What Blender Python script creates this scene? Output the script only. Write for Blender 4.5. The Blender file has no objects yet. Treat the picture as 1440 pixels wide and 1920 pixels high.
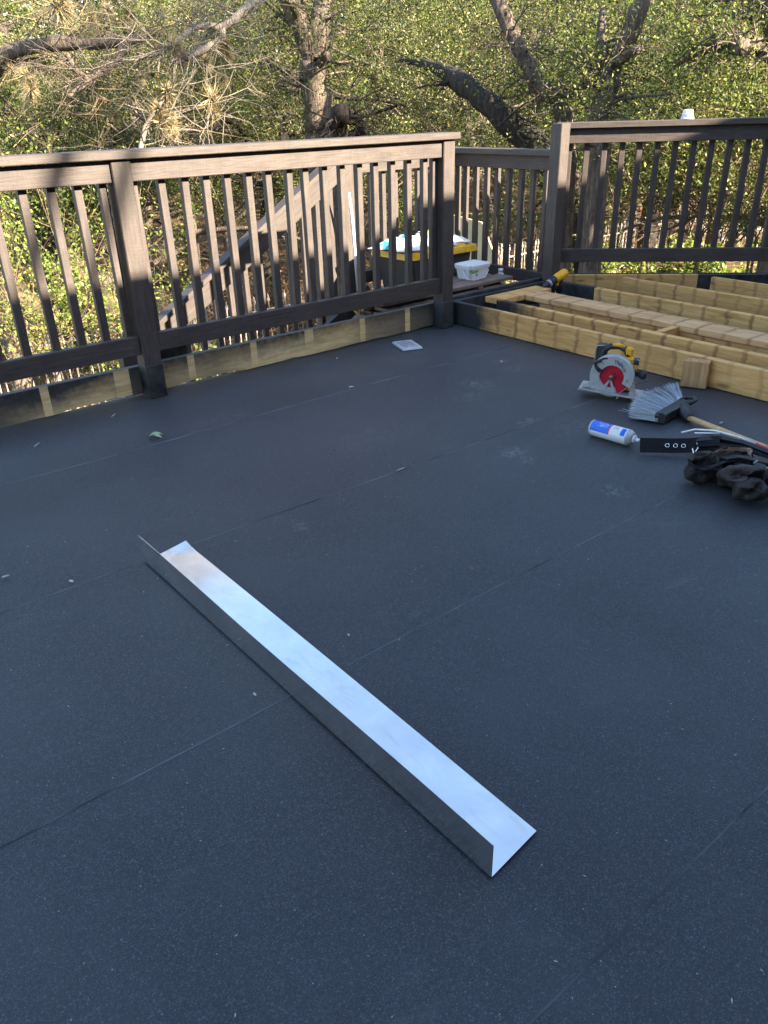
import bpy, bmesh, math, random
import numpy as np
from mathutils import Vector, Matrix, noise as mnoise

random.seed(7); rng = np.random.default_rng(7)
SC = bpy.context.scene
COL = SC.collection
PI = math.pi

# ------------------------------------------------------------------ camera
# World frame: X runs along the near railing, Y points out over the woods, Z up; membrane at z = 0.
PITCH, ROLL, HEAD, CAMH = 0.47634, -0.02901, math.radians(51.82), 1.2492
FPX = 1466.1
_t = Vector((math.sin(HEAD), math.cos(HEAD), 0)); _n = Vector((math.cos(HEAD), -math.sin(HEAD), 0))
def _to(v): return Vector((v.dot(_t), -v.dot(_n), v.z))
_R = Vector((1, 0, 0)); _F = Vector((0, math.cos(PITCH), -math.sin(PITCH))); _U = Vector((0, math.sin(PITCH), math.cos(PITCH)))
_c, _s = math.cos(ROLL), math.sin(ROLL)
CR, CU, CF = _to(_R*_c + _U*_s), _to(-_R*_s + _U*_c), _to(_F)
cam_d = bpy.data.cameras.new('camera'); cam = bpy.data.objects.new('camera', cam_d); COL.objects.link(cam)
cam.matrix_world = Matrix(((CR.x, CU.x, -CF.x, 0), (CR.y, CU.y, -CF.y, 0), (CR.z, CU.z, -CF.z, CAMH), (0, 0, 0, 1)))
cam_d.sensor_fit = 'VERTICAL'; cam_d.sensor_height = 24.0; cam_d.lens = FPX/1920*24.0
cam_d.clip_start = 0.05; cam_d.clip_end = 500
SC.camera = cam

# ------------------------------------------------------------------ sky, sun, exposure
SUN = Vector((0.36, -1.0, 0.556)).normalized()       # towards the sun
elev = math.asin(SUN.z)
W = bpy.data.worlds.new('World'); SC.world = W; W.use_nodes = True
nt = W.node_tree; nt.nodes.clear()
sky = nt.nodes.new('ShaderNodeTexSky'); sky.sky_type = 'NISHITA'; sky.sun_disc = False
sky.sun_elevation = elev; sky.sun_rotation = math.atan2(SUN.x, SUN.y)
sky.air_density = 1.0; sky.dust_density = 0.7; sky.ozone_density = 1.0
bg = nt.nodes.new('ShaderNodeBackground'); bg.inputs[1].default_value = 0.078
wo = nt.nodes.new('ShaderNodeOutputWorld'); nt.links.new(sky.outputs[0], bg.inputs[0]); nt.links.new(bg.outputs[0], wo.inputs[0])
sd = bpy.data.lights.new('sun', 'SUN'); sd.energy = 5.0; sd.angle = math.radians(0.6); sd.color = (1.0, 0.86, 0.66)
so = bpy.data.objects.new('sun', sd); COL.objects.link(so); so.location = (6, -12, 10)
so.rotation_euler = SUN.to_track_quat('Z', 'Y').to_euler()
SC.view_settings.view_transform = 'Standard'; SC.view_settings.look = 'None'
SC.view_settings.gamma = 1.0; SC.view_settings.use_curve_mapping = False
SC.view_settings.exposure = 3.0
SC.cycles.use_denoising = True
SC.cycles.max_bounces = 8; SC.cycles.transparent_max_bounces = 8

# ------------------------------------------------------------------ helpers: placing, tagging
def at(px, py, dist):
    """a point of the place seen in direction (px, py) at a horizontal distance"""
    d = CF + CR*((px-720)/FPX) + CU*((960-py)/FPX)
    d = d/math.hypot(d.x, d.y)
    return Vector((0, 0, CAMH)) + d*dist
def atz(px, py, z):
    d = CF + CR*((px-720)/FPX) + CU*((960-py)/FPX)
    return Vector((0, 0, CAMH)) + d*((z-CAMH)/d.z)
def tag(o, label=None, cat=None, group=None, kind=None):
    if label: o['label'] = label
    if cat: o['category'] = cat
    if group: o['group'] = group
    if kind: o['kind'] = kind
    return o
def empty(name, loc=(0, 0, 0), rz=0.0, label=None, cat=None, group=None, rot=None):
    o = bpy.data.objects.new(name, None); COL.objects.link(o)
    o.location = loc; o.rotation_euler = rot if rot else (0, 0, rz); o.empty_display_size = 0.1
    return tag(o, label, cat, group)
def link(name, me, mat=None, parent=None):
    o = bpy.data.objects.new(name, me); COL.objects.link(o)
    if mat is not None and len(me.materials) == 0: me.materials.append(mat)
    if parent is not None: o.parent = parent
    return o
def mesh_from(name, verts, faces, smooth=False):
    me = bpy.data.meshes.new(name); me.from_pydata([tuple(v) for v in verts], [], faces); me.update()
    if smooth:
        me.polygons.foreach_set('use_smooth', [True]*len(me.polygons))
    return me
def bm_mesh(name, bm, smooth=False):
    bmesh.ops.recalc_face_normals(bm, faces=bm.faces)
    me = bpy.data.meshes.new(name); bm.to_mesh(me); bm.free()
    if smooth: me.polygons.foreach_set('use_smooth', [True]*len(me.polygons))
    return me
_cache = {}
def box_mesh(L, w, t, bev=0.003, mat=None):
    key = (round(L, 4), round(w, 4), round(t, 4), bev, mat.name if mat else '')
    if key in _cache: return _cache[key]
    bm = bmesh.new(); bmesh.ops.create_cube(bm, size=1)
    for v in bm.verts: v.co = Vector((v.co.x*L, v.co.y*w, v.co.z*t))
    if bev: bmesh.ops.bevel(bm, geom=bm.edges[:], offset=bev, segments=1, affect='EDGES')
    me = bm_mesh('block', bm)
    if mat: me.materials.append(mat)
    _cache[key] = me
    return me
def beam(name, p0, p1, w, t, mat, parent=None, up=(0, 0, 1), bev=0.003):
    """a board from p0 to p1 along its middle; w across, t along up"""
    p0, p1 = Vector(p0), Vector(p1); x = (p1-p0); L = x.length; x.normalize()
    z = Vector(up); z = (z - x*z.dot(x)).normalized(); y = z.cross(x)
    o = link(name, box_mesh(L, w, t, bev, mat), None, parent)
    c = (p0+p1)/2
    if parent is not None: c = c - Vector(parent.location)
    o.matrix_local = Matrix(((x.x, y.x, z.x, c.x), (x.y, y.y, z.y, c.y), (x.z, y.z, z.z, c.z), (0, 0, 0, 1)))
    return o
def ebox(name, lo, hi, mat, parent=None, bev=0.003):
    """axis aligned box between two corners"""
    lo, hi = Vector(lo), Vector(hi); c = (lo+hi)/2; s = hi-lo
    o = link(name, box_mesh(s.x, s.y, s.z, bev, mat), None, parent)
    o.location = c - (Vector(parent.location) if parent is not None and parent.rotation_euler.z == 0 else Vector())
    return o
def tube_into(V, F, pts, rad, n=8, cap=True):
    pts = [Vector(p) for p in pts]; base = len(V); prev = None
    m = len(pts)
    for i, p in enumerate(pts):
        d = (pts[min(i+1, m-1)] - pts[max(i-1, 0)])
        if d.length < 1e-9: d = Vector((0, 0, 1))
        d.normalize()
        if prev is None:
            a = Vector((1, 0, 0)) if abs(d.x) < 0.8 else Vector((0, 1, 0))
        else: a = prev
        u = (a - d*a.dot(d))
        if u.length < 1e-6: u = d.orthogonal()
        u.normalize(); prev = u; v = d.cross(u); r = rad[i] if hasattr(rad, '__len__') else rad
        for k in range(n):
            an = 2*PI*k/n; V.append(p + u*(r*math.cos(an)) + v*(r*math.sin(an)))
    for i in range(m-1):
        for k in range(n):
            a = base+i*n+k; b = base+i*n+(k+1) % n
            F.append((a, b, b+n, a+n))
    if cap:
        F.append(tuple(base+k for k in range(n))[::-1]); F.append(tuple(base+(m-1)*n+k for k in range(n)))
def tube(name, pts, rad, mat, parent=None, n=8, smooth=True):
    V, F = [], []; tube_into(V, F, pts, rad, n)
    return link(name, mesh_from(name, V, F, smooth), mat, parent)
def lathe(name, prof, mat, parent=None, n=24, axis='Z', smooth=True):
    """prof: list of (r, h)"""
    V, F = [], []
    for r, h in prof:
        for k in range(n):
            a = 2*PI*k/n; c, s = r*math.cos(a), r*math.sin(a)
            V.append({'Z': (c, s, h), 'X': (h, c, s), 'Y': (c, h, s)}[axis])
    for i in range(len(prof)-1):
        for k in range(n):
            a = i*n+k; b = i*n+(k+1) % n; F.append((a, b, b+n, a+n))
    F.append(tuple(range(n))[::-1]); F.append(tuple((len(prof)-1)*n+k for k in range(n)))
    bm = bmesh.new(); me = mesh_from(name, V, F); bm.from_mesh(me); bpy.data.meshes.remove(me)
    bmesh.ops.remove_doubles(bm, verts=bm.verts, dist=1e-5)
    me = bm_mesh(name, bm, smooth)
    return link(name, me, mat, parent)
def prism(name, poly, y0, y1, mat, parent=None, bev=0.0, plane='XZ'):
    """extrude a closed outline given in (x, z) from y0 to y1 (or in (x, y) from z0 to z1)"""
    bm = bmesh.new()
    f = (lambda p, h: (p[0], h, p[1])) if plane == 'XZ' else (lambda p, h: (p[0], p[1], h))
    a = [bm.verts.new(f(p, y0)) for p in poly]; b = [bm.verts.new(f(p, y1)) for p in poly]
    n = len(poly); bm.faces.new(a); bm.faces.new(b[::-1])
    for i in range(n): bm.faces.new((a[i], b[i], b[(i+1) % n], a[(i+1) % n]))
    if bev: bmesh.ops.bevel(bm, geom=bm.edges[:], offset=bev, segments=2, affect='EDGES')
    return link(name, bm_mesh(name, bm), mat, parent)
def ring_prism(name, r0, r1, a0, a1, y0, y1, mat, parent=None, cx=0, cz=0, n=28):
    """sector of a ring in the XZ plane, extruded along y"""
    V, F = [], []
    for i in range(n+1):
        a = a0+(a1-a0)*i/n; c, s = math.cos(a), math.sin(a)
        V += [(cx+r0*c, y0, cz+r0*s), (cx+r1*c*0.985, y0, cz+r1*s*0.985), (cx+r1*c, y0+(y1-y0)*0.25, cz+r1*s), (cx+r1*c, y1, cz+r1*s), (cx+r0*c, y1, cz+r0*s)]
    for i in range(n):
        for k in range(5):
            a = i*5+k; b = i*5+(k+1) % 5; F.append((a, b, b+5, a+5))
    F.append((4, 3, 2, 1, 0)); F.append(tuple(n*5+k for k in range(5)))
    bm = bmesh.new(); me = mesh_from(name, V, F); bm.from_mesh(me); bpy.data.meshes.remove(me)
    return link(name, bm_mesh(name, bm), mat, parent)
def text_mesh(name, s, size, mat, parent, loc, rot, depth=0.0006):
    cu = bpy.data.curves.new(name, 'FONT'); cu.body = s; cu.size = size; cu.align_x = 'CENTER'; cu.extrude = depth
    tmp = bpy.data.objects.new('tmp', cu); COL.objects.link(tmp)
    me = bpy.data.meshes.new_from_object(tmp.evaluated_get(bpy.context.evaluated_depsgraph_get()))
    bpy.data.objects.remove(tmp); me.materials.clear()
    o = link(name, me, mat, parent); o.location = loc; o.rotation_euler = rot
    return o

# ------------------------------------------------------------------ materials
class N:
    def __init__(s, name):
        s.m = bpy.data.materials.new(name); s.m.use_nodes = True; s.t = s.m.node_tree
        s.b = s.t.nodes['Principled BSDF']; s.out = s.t.nodes['Material Output']
    def n(s, typ, **kw):
        nd = s.t.nodes.new(typ)
        for k, v in kw.items(): setattr(nd, k, v)
        return nd
    def l(s, a, b): s.t.links.new(a, b)
    def coord(s, scale=(1, 1, 1), rand=True, kind='Object'):
        tc = s.n('ShaderNodeTexCoord'); mp = s.n('ShaderNodeMapping'); mp.inputs['Scale'].default_value = scale
        s.l(tc.outputs[kind], mp.inputs[0])
        if rand:
            oi = s.n('ShaderNodeObjectInfo'); vm = s.n('ShaderNodeVectorMath', operation='SCALE')
            cx = s.n('ShaderNodeCombineXYZ')
            for i in range(3): s.l(oi.outputs['Random'], cx.inputs[i])
            s.l(cx.outputs[0], vm.inputs[0]); vm.inputs[3].default_value = 37.0
            s.l(vm.outputs[0], mp.inputs['Location'])
        return mp.outputs[0]
    def noise(s, vec, scale, detail=4, rough=0.6, dist=0.0):
        nd = s.n('ShaderNodeTexNoise'); nd.inputs['Scale'].default_value = scale; nd.inputs['Detail'].default_value = detail
        nd.inputs['Roughness'].default_value = rough; nd.inputs['Distortion'].default_value = dist
        if vec is not None: s.l(vec, nd.inputs['Vector'])
        return nd.outputs['Fac']
    def ramp(s, fac, stops, interp='LINEAR'):
        r = s.n('ShaderNodeValToRGB'); cr = r.color_ramp; cr.interpolation = interp
        while len(cr.elements) < len(stops): cr.elements.new(0.5)
        for e, (p, c) in zip(cr.elements, stops):
            e.position = p; e.color = (c[0], c[1], c[2], 1) if hasattr(c, '__len__') else (c, c, c, 1)
        s.l(fac, r.inputs[0]); return r.outputs[0]
    def mix(s, f, a, b, mode='MIX'):
        nd = s.n('ShaderNodeMix', data_type='RGBA', blend_type=mode)
        for inp, v in ((nd.inputs[0], f), (nd.inputs[6], a), (nd.inputs[7], b)):
            if hasattr(v, 'is_linked') or hasattr(v, 'links'): s.l(v, inp)
            elif hasattr(v, '__len__'): inp.default_value = (v[0], v[1], v[2], 1)
            else: inp.default_value = v
        return nd.outputs[2]
    def math(s, op, a, b=None, clamp=False):
        nd = s.n('ShaderNodeMath', operation=op); nd.use_clamp = clamp
        for i, v in enumerate((a, b)):
            if v is None: continue
            if hasattr(v, 'links'): s.l(v, nd.inputs[i])
            else: nd.inputs[i].default_value = v
        return nd.outputs[0]
    def bump(s, h, strength=0.3, dist=0.005):
        nd = s.n('ShaderNodeBump'); nd.inputs['Strength'].default_value = strength; nd.inputs['Distance'].default_value = dist
        s.l(h, nd.inputs['Height']); s.l(nd.outputs[0], s.b.inputs['Normal'])
    def fin(s, col=None, rough=0.6, metal=0.0, spec=0.5):
        if col is not None:
            if hasattr(col, 'links'): s.l(col, s.b.inputs['Base Color'])
            else: s.b.inputs['Base Color'].default_value = (*col, 1)
        if hasattr(rough, 'links'): s.l(rough, s.b.inputs['Roughness'])
        else: s.b.inputs['Roughness'].default_value = rough
        s.b.inputs['Metallic'].default_value = metal; s.b.inputs['Specular IOR Level'].default_value = spec
        return s.m

def plain(name, col, rough=0.5, metal=0.0, var=0.12, scale=30, spec=0.5, bump=0.0):
    k = N(name); v = k.coord(); f = k.noise(v, scale, 4)
    d = tuple(c*(1-var*1.6) for c in col); e = tuple(min(1, c*(1+var)) for c in col)
    if bump: k.bump(f, bump, 0.002)
    return k.fin(k.ramp(f, [(0.3, d), (0.7, e)]), rough, metal, spec)

def mat_stain():
    k = N('brown_stained_wood'); v = k.coord((1.2, 16, 16)); g = k.noise(v, 6, 6, 0.65, 0.6)
    v2 = k.coord((60, 3, 3)); saw = k.noise(v2, 5, 2)
    v3 = k.coord((2, 2, 2)); blot = k.noise(v3, 3.0, 3)
    c = k.ramp(g, [(0.25, (0.034, 0.0265, 0.024)), (0.5, (0.060, 0.0475, 0.0425)), (0.75, (0.092, 0.075, 0.067))])
    c = k.mix(k.ramp(saw, [(0.45, 0.0), (0.75, 0.35)]), c, (0.105, 0.086, 0.078))
    c = k.mix(k.ramp(blot, [(0.35, 0.35), (0.65, 0.0)]), c, (0.025, 0.021, 0.020))
    # small pale scuffs
    sp = k.noise(k.coord((9, 14, 14)), 9, 3, 0.7)
    c = k.mix(k.ramp(sp, [(0.69, 0.0), (0.74, 0.55)]), c, (0.30, 0.27, 0.25))
    k.bump(k.math('ADD', g, k.math('MULTIPLY', saw, 0.5)), 0.35, 0.003)
    return k.fin(c, 0.55, 0, 0.35)
def mat_joist(name, tint=1.0, pink=0.0, step=0.151, paint=None):
    """weathered pressure treated lumber, a brown tannin mark under every old board joint"""
    k = N(name); v = k.coord((1.0, 9, 9)); g = k.noise(v, 4, 6, 0.6, 1.2)
    a = (0.73*tint, 0.405*tint, 0.135*tint); b = (0.87*tint, 0.54*tint, 0.21*tint); d = (0.50*tint, 0.26*tint, 0.08*tint)
    if pink: a = (0.68*tint, 0.39*tint, 0.175*tint); b = (0.80*tint, 0.50*tint, 0.25*tint); d = (0.48*tint, 0.25*tint, 0.10*tint)
    wv = k.n('ShaderNodeTexWave', wave_type='BANDS', bands_direction='Z'); wv.inputs['Scale'].default_value = 9; wv.inputs['Distortion'].default_value = 5; wv.inputs['Detail'].default_value = 3; wv.inputs['Detail Scale'].default_value = 1.2
    k.l(k.coord((0.5, 1.2, 1.6)), wv.inputs['Vector'])
    c = k.ramp(g, [(0.28, d), (0.5, a), (0.72, b)])
    c = k.mix(k.ramp(wv.outputs['Fac'], [(0.0, 0.0), (0.8, 0.0), (1.0, 0.3)]), c, d)
    tc = k.n('ShaderNodeTexCoord'); sx = k.n('ShaderNodeSeparateXYZ'); k.l(tc.outputs['Object'], sx.inputs[0])
    wob = k.math('MULTIPLY', k.math('SUBTRACT', k.noise(k.coord((3, 3, 12)), 2, 2), 0.5), 0.05)
    xx = k.math('FRACT', k.math('DIVIDE', k.math('ADD', sx.outputs[0], wob), step))
    st = k.ramp(xx, [(0.0, 0.0), (0.40, 0.0), (0.46, 0.75), (0.56, 0.6), (0.62, 0.0)])
    stn = k.math('MULTIPLY', st, k.ramp(k.noise(k.coord((7, 2, 2)), 1.2, 2), [(0.3, 0.15), (0.6, 1.0)]))
    c = k.mix(stn, c, (0.20, 0.10, 0.04))
    oi_ = k.n('ShaderNodeObjectInfo'); c = k.mix(k.math('MULTIPLY', oi_.outputs['Random'], 0.45), c, k.mix(0.5, c, (0.50, 0.26, 0.10)))
    knot = k.n('ShaderNodeTexVoronoi'); knot.inputs['Scale'].default_value = 2.2; k.l(k.coord((1.4, 6, 5)), knot.inputs['Vector'])
    c = k.mix(k.ramp(knot.outputs['Distance'], [(0.0, 0.85), (0.09, 0.5), (0.14, 0.0)]), c, (0.14, 0.07, 0.03))
    if paint is not None:   # black paint from local x = paint onward, feathered by the sprayer
        pm = k.math('ADD', sx.outputs[0], k.math('MULTIPLY', k.math('SUBTRACT', k.noise(k.coord((5, 5, 5)), 3, 3), 0.5), 0.25))
        mr = k.n('ShaderNodeMapRange'); k.l(pm, mr.inputs[0]); mr.inputs[1].default_value = paint; mr.inputs[2].default_value = paint+0.22
        c = k.mix(mr.outputs[0], c, (0.035, 0.034, 0.035))
    k.bump(g, 0.3, 0.003)
    return k.fin(c, 0.7, 0, 0.3)
def mat_rim(marks):
    """rim board: black stain sprayed around joists that are gone; bare wood where they stood"""
    k = N('half_sprayed_rim_wood')
    v = k.coord((1.2, 10, 10), False); g = k.noise(v, 4, 6, 0.6, 1.0)
    wood = k.ramp(g, [(0.3, (0.56, 0.38, 0.16)), (0.52, (0.74, 0.55, 0.27)), (0.72, (0.86, 0.68, 0.40))])
    wv = k.n('ShaderNodeTexWave', wave_type='RINGS'); wv.inputs['Scale'].default_value = 5; wv.inputs['Distortion'].default_value = 3; wv.inputs['Detail'].default_value = 3
    k.l(k.coord((0.35, 4, 4), False), wv.inputs['Vector'])
    wood = k.mix(k.ramp(wv.outputs['Fac'], [(0.75, 0.0), (1.0, 0.35)]), wood, (0.25, 0.16, 0.07))
    tc = k.n('ShaderNodeTexCoord'); sx = k.n('ShaderNodeSeparateXYZ'); k.l(tc.outputs['Object'], sx.inputs[0])
    X = sx.outputs[0]; Z = sx.outputs[2]
    u = k.math('DIVIDE', k.math('ADD', X, 1.0), 5.0)
    stops = [(0.0, 0.0)]
    for a, b in marks: stops += [((a+1.0)/5.0, 1.0), ((b+1.0)/5.0, 0.0)]
    stripe = k.ramp(u, stops, 'CONSTANT')
    # spray falls off towards the bottom and varies along the board
    lo = k.noise(k.coord((1.1, 1, 1), False), 1.6, 1, 0.4)
    lim = k.math('MULTIPLY', k.math('SUBTRACT', lo, 0.30), 0.36)
    fine = k.math('MULTIPLY', k.math('SUBTRACT', k.noise(k.coord((9, 9, 9), False), 4, 5), 0.5), 0.09)
    edge = k.math('DIVIDE', k.math('SUBTRACT', k.math('ADD', lim, fine), Z), 0.12)
    bare = k.math('MULTIPLY', k.math('ADD', edge, 0.72, True), 0.95, True)
    far = k.ramp(u, [(0.0, 0.0), (0.34, 0.06), (0.39, 0.85), (0.45, 0.85), (0.465, 0.10), (0.485, 0.10), (0.50, 0.55), (0.535, 0.75), (0.56, 0.45), (0.62, 1.0), (0.73, 0.95), (0.77, 0.35), (0.84, 0.12), (1.0, 0.0)])
    bare = k.math('MULTIPLY', bare, far)
    m = k.math('MAXIMUM', bare, k.math('MULTIPLY', stripe, 0.92), True)
    black = k.ramp(k.noise(k.coord((4, 10, 10), False), 6, 4), [(0.3, (0.030, 0.030, 0.031)), (0.7, (0.062, 0.061, 0.060))])
    c = k.mix(m, black, wood)
    top = k.n('ShaderNodeNewGeometry'); sn = k.n('ShaderNodeSeparateXYZ'); k.l(top.outputs['Normal'], sn.inputs[0])
    c = k.mix(k.ramp(sn.outputs[2], [(0.6, 0.0), (0.8, 1.0)]), c, (0.10, 0.095, 0.09))
    k.bump(g, 0.35, 0.003)
    return k.fin(c, 0.65, 0, 0.35)
SCUFFS = [(962, 848, .10, .05, .9), (985, 862, .05, .05, .9), (1150, 922, .06, .08, .6), (893, 720, .10, .12, .6), (938, 678, .09, .05, .7), (962, 693, .12, .08, .4), (990, 790, .09, .03, .8), (560, 985, .03, .06, .7), (880, 745, .12, .08, .35), (1080, 800, .2, .12, .25), (400, 790, .25, .1, .2), (700, 820, .4, .15, .15)]
def mat_membrane():
    k = N('black_granule_membrane'); v = k.coord((1, 1, 1), False)
    vo1 = k.n('ShaderNodeTexVoronoi'); vo1.inputs['Scale'].default_value = 470; k.l(v, vo1.inputs['Vector'])
    sc1 = k.n('ShaderNodeSeparateColor'); k.l(vo1.outputs['Color'], sc1.inputs[0]); gran = sc1.outputs[0]
    med = k.noise(v, 130, 3, 0.75); big = k.noise(v, 1.7, 4, 0.6)
    c = k.ramp(gran, [(0.0, (0.0025, 0.003, 0.0045)), (0.55, (0.0145, 0.0165, 0.0225)), (0.85, (0.046, 0.050, 0.060)), (1.0, (0.125, 0.132, 0.148))])
    c = k.mix(k.ramp(med, [(0.35, 0.0), (0.7, 0.75)]), c, (0.010, 0.0115, 0.0155))
    c = k.mix(k.ramp(big, [(0.35, 0.0), (0.7, 0.38)]), c, (0.062, 0.064, 0.070))
    vo = k.n('ShaderNodeTexVoronoi'); vo.inputs['Scale'].default_value = 62; k.l(v, vo.inputs['Vector'])
    sc = k.n('ShaderNodeSeparateColor'); k.l(vo.outputs['Color'], sc.inputs[0])
    speck = k.math('MULTIPLY', k.math('GREATER_THAN', sc.outputs[0], 0.90), k.math('LESS_THAN', vo.outputs['Distance'], 0.085))
    c = k.mix(k.math('MULTIPLY', speck, 0.8), c, (0.35, 0.36, 0.38))
    # chalky scuffs left by boots
    du = k.noise(k.coord((1.0, 2.2, 1), False), 2.6, 6, 0.72, 0.8)
    c = k.mix(k.ramp(du, [(0.60, 0.0), (0.78, 0.30)]), c, (0.15, 0.15, 0.15))
    rag = k.noise(k.coord((1, 1, 1), False), 38, 5, 0.75)
    for (sx_, sy_, rx, ry, am) in SCUFFS:
        p_ = atz(sx_, sy_, 0); mp = k.n('ShaderNodeMapping'); tcn = k.n('ShaderNodeTexCoord'); k.l(tcn.outputs['Object'], mp.inputs[0])
        mp.inputs['Location'].default_value = (-p_.x/rx, -p_.y/ry, 0); mp.inputs['Scale'].default_value = (1/rx, 1/ry, 0)
        ln = k.n('ShaderNodeVectorMath', operation='LENGTH'); k.l(mp.outputs[0], ln.inputs[0])
        mk = k.math('MULTIPLY', k.ramp(ln.outputs['Value'], [(0.0, 1.0), (1.0, 0.0)]), k.ramp(rag, [(0.47, 0.0), (0.62, 1.0)]))
        c = k.mix(k.math('MULTIPLY', mk, am), c, (0.24, 0.235, 0.22))
    k.bump(k.math('ADD', gran, k.math('MULTIPLY', med, 0.5)), 0.7, 0.0022)
    k.b.inputs['Sheen Weight'].default_value = 0.09; k.b.inputs['Sheen Roughness'].default_value = 0.4; k.b.inputs['Sheen Tint'].default_value = (0.9, 0.93, 1.0, 1)
    return k.fin(c, 0.5, 0, 0.5)
def mat_leaf(name, stops, trans=0.3, rough=0.55):
    k = N(name); g = k.n('ShaderNodeNewGeometry')
    c = k.ramp(g.outputs['Random Per Island'], stops)
    k.fin(c, rough, 0, 0.28)
    tr = k.n('ShaderNodeBsdfTranslucent'); k.l(k.mix(0.35, c, (0.30, 0.36, 0.05)), tr.inputs[0])
    ms = k.n('ShaderNodeMixShader'); ms.inputs[0].default_value = trans
    k.l(k.b.outputs[0], ms.inputs[1]); k.l(tr.outputs[0], ms.inputs[2]); k.l(ms.outputs[0], k.out.inputs[0])
    return k.m
def mat_bark(name, d, m, l, sc=1.0):
    k = N(name); v = k.coord((9*sc, 9*sc, 1.6*sc)); f = k.noise(v, 4, 6, 0.7, 0.5)
    b = k.noise(k.coord((2, 2, 2)), 2.2, 4)
    c = k.ramp(f, [(0.3, d), (0.52, m), (0.72, l)])
    c = k.mix(k.ramp(b, [(0.55, 0.0), (0.68, 0.5)]), c, tuple(x*1.7 for x in m))
    k.bump(f, 0.9, 0.03)
    return k.fin(c, 0.85, 0, 0.2)
def mat_ground():
    k = N('leaf_litter_soil'); v = k.coord((1, 1, 1), False)
    f = k.noise(v, 3.5, 8, 0.75); g = k.noise(v, 22, 4, 0.7)
    c = k.ramp(f, [(0.3, (0.055, 0.036, 0.022)), (0.5, (0.15, 0.092, 0.052)), (0.7, (0.27, 0.175, 0.10))])
    c = k.mix(k.ramp(g, [(0.35, 0.5), (0.65, 0.0)]), c, (0.05, 0.035, 0.022))
    k.bump(g, 0.9, 0.05)
    return k.fin(c, 0.9, 0, 0.2)
def mat_galv():
    k = N('galvanised_sheet_metal'); v = k.coord((1, 1, 1), False)
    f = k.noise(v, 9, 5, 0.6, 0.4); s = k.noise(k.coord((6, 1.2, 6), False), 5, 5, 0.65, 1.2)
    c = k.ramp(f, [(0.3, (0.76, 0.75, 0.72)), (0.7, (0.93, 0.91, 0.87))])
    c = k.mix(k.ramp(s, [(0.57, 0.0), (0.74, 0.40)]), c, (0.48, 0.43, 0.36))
    warm_reflect = k.noise(k.coord((2.5, 1.1, 2.5), False), 1.7, 3); c = k.mix(k.ramp(warm_reflect, [(0.50, 0.0), (0.68, 0.5)]), c, (0.88, 0.77, 0.60))  # cream tint mixed into the base colour in place of a warm reflection
    k.bump(k.noise(v, 3.0, 1), 0.07, 0.012)
    return k.fin(c, k.ramp(f, [(0.3, 0.16), (0.7, 0.24)]), 1.0, 0.5)

M = {}
M['stain'] = mat_stain()
M['joist'] = mat_joist('treated_joist_wood')
M['joist2'] = mat_joist('treated_joist_wood_warm', 0.92, 0.0, 0.149)
M['jpaint'] = mat_joist('treated_joist_wood_painted_end', 1.0, 0.0, 0.151, paint=2.0)
M['pinkwood'] = mat_joist('pinkish_weathered_board', 1.0, 1.0, 0.146)
M['cutwood'] = mat_joist('fresh_cut_offcut_wood', 0.85, 0.6, 2.0)
M['membrane'] = mat_membrane()
M['seam'] = plain('membrane_cut_edge', (0.105, 0.108, 0.112), 0.8, 0, 0.6, 5)
M['blackpaint'] = plain('black_stain_on_wood', (0.034, 0.034, 0.035), 0.55, 0, 0.5, 14, 0.4, 0.3)
M['ground'] = mat_ground()
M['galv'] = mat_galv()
M['fascia'] = plain('dark_fascia_wood', (0.06, 0.05, 0.045), 0.6)
M['siding'] = plain('brown_house_siding', (0.14, 0.12, 0.10), 0.7)
M['shingle'] = plain('grey_roof_shingle', (0.12, 0.11, 0.105), 0.9)
M['iron'] = plain('weathered_pale_iron', (0.33, 0.285, 0.245), 0.6, 0.0, 0.3)
M['oak'] = mat_leaf('oak_leaf', [(0.0, (0.014, 0.024, 0.007)), (0.4, (0.058, 0.086, 0.019)), (0.75, (0.135, 0.170, 0.040)), (0.94, (0.28, 0.29, 0.085)), (1.0, (0.30, 0.22, 0.09))])
M['dull'] = mat_leaf('dull_olive_leaf', [(0.0, (0.018, 0.026, 0.008)), (0.4, (0.060, 0.076, 0.022)), (0.75, (0.125, 0.135, 0.045)), (0.92, (0.23, 0.21, 0.08)), (1.0, (0.28, 0.20, 0.10))], 0.18, 0.5)
M['bright'] = mat_leaf('bright_shrub_leaf', [(0.0, (0.08, 0.12, 0.022)), (0.5, (0.15, 0.20, 0.04)), (1.0, (0.27, 0.30, 0.08))], 0.35, 0.4)
M['litter'] = mat_leaf('dry_fallen_leaf', [(0.0, (0.09, 0.045, 0.022)), (0.5, (0.26, 0.13, 0.06)), (0.85, (0.42, 0.24, 0.12)), (1.0, (0.55, 0.40, 0.25))], 0.1, 0.6)
M['needle'] = mat_leaf('straw_ball_moss', [(0.0, (0.13, 0.095, 0.05)), (0.5, (0.27, 0.21, 0.11)), (1.0, (0.44, 0.37, 0.22))], 0.2, 0.6)
M['bark'] = mat_bark('oak_bark', (0.040, 0.032, 0.025), (0.13, 0.10, 0.078), (0.27, 0.22, 0.17))
M['barkdark'] = mat_bark('dark_bark', (0.020, 0.017, 0.014), (0.055, 0.045, 0.036), (0.12, 0.095, 0.075))  # same bark pattern in darker tones
M['dead'] = mat_bark('bleached_dead_wood', (0.10, 0.08, 0.062), (0.23, 0.195, 0.155), (0.40, 0.36, 0.30), 2.0)
M['twig'] = mat_bark('dry_twig', (0.10, 0.07, 0.045), (0.22, 0.16, 0.10), (0.38, 0.29, 0.20), 3.0)
M['stone'] = plain('pale_limestone', (0.36, 0.29, 0.21), 0.85, 0, 0.35, 6, 0.2, 0.6)

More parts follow.
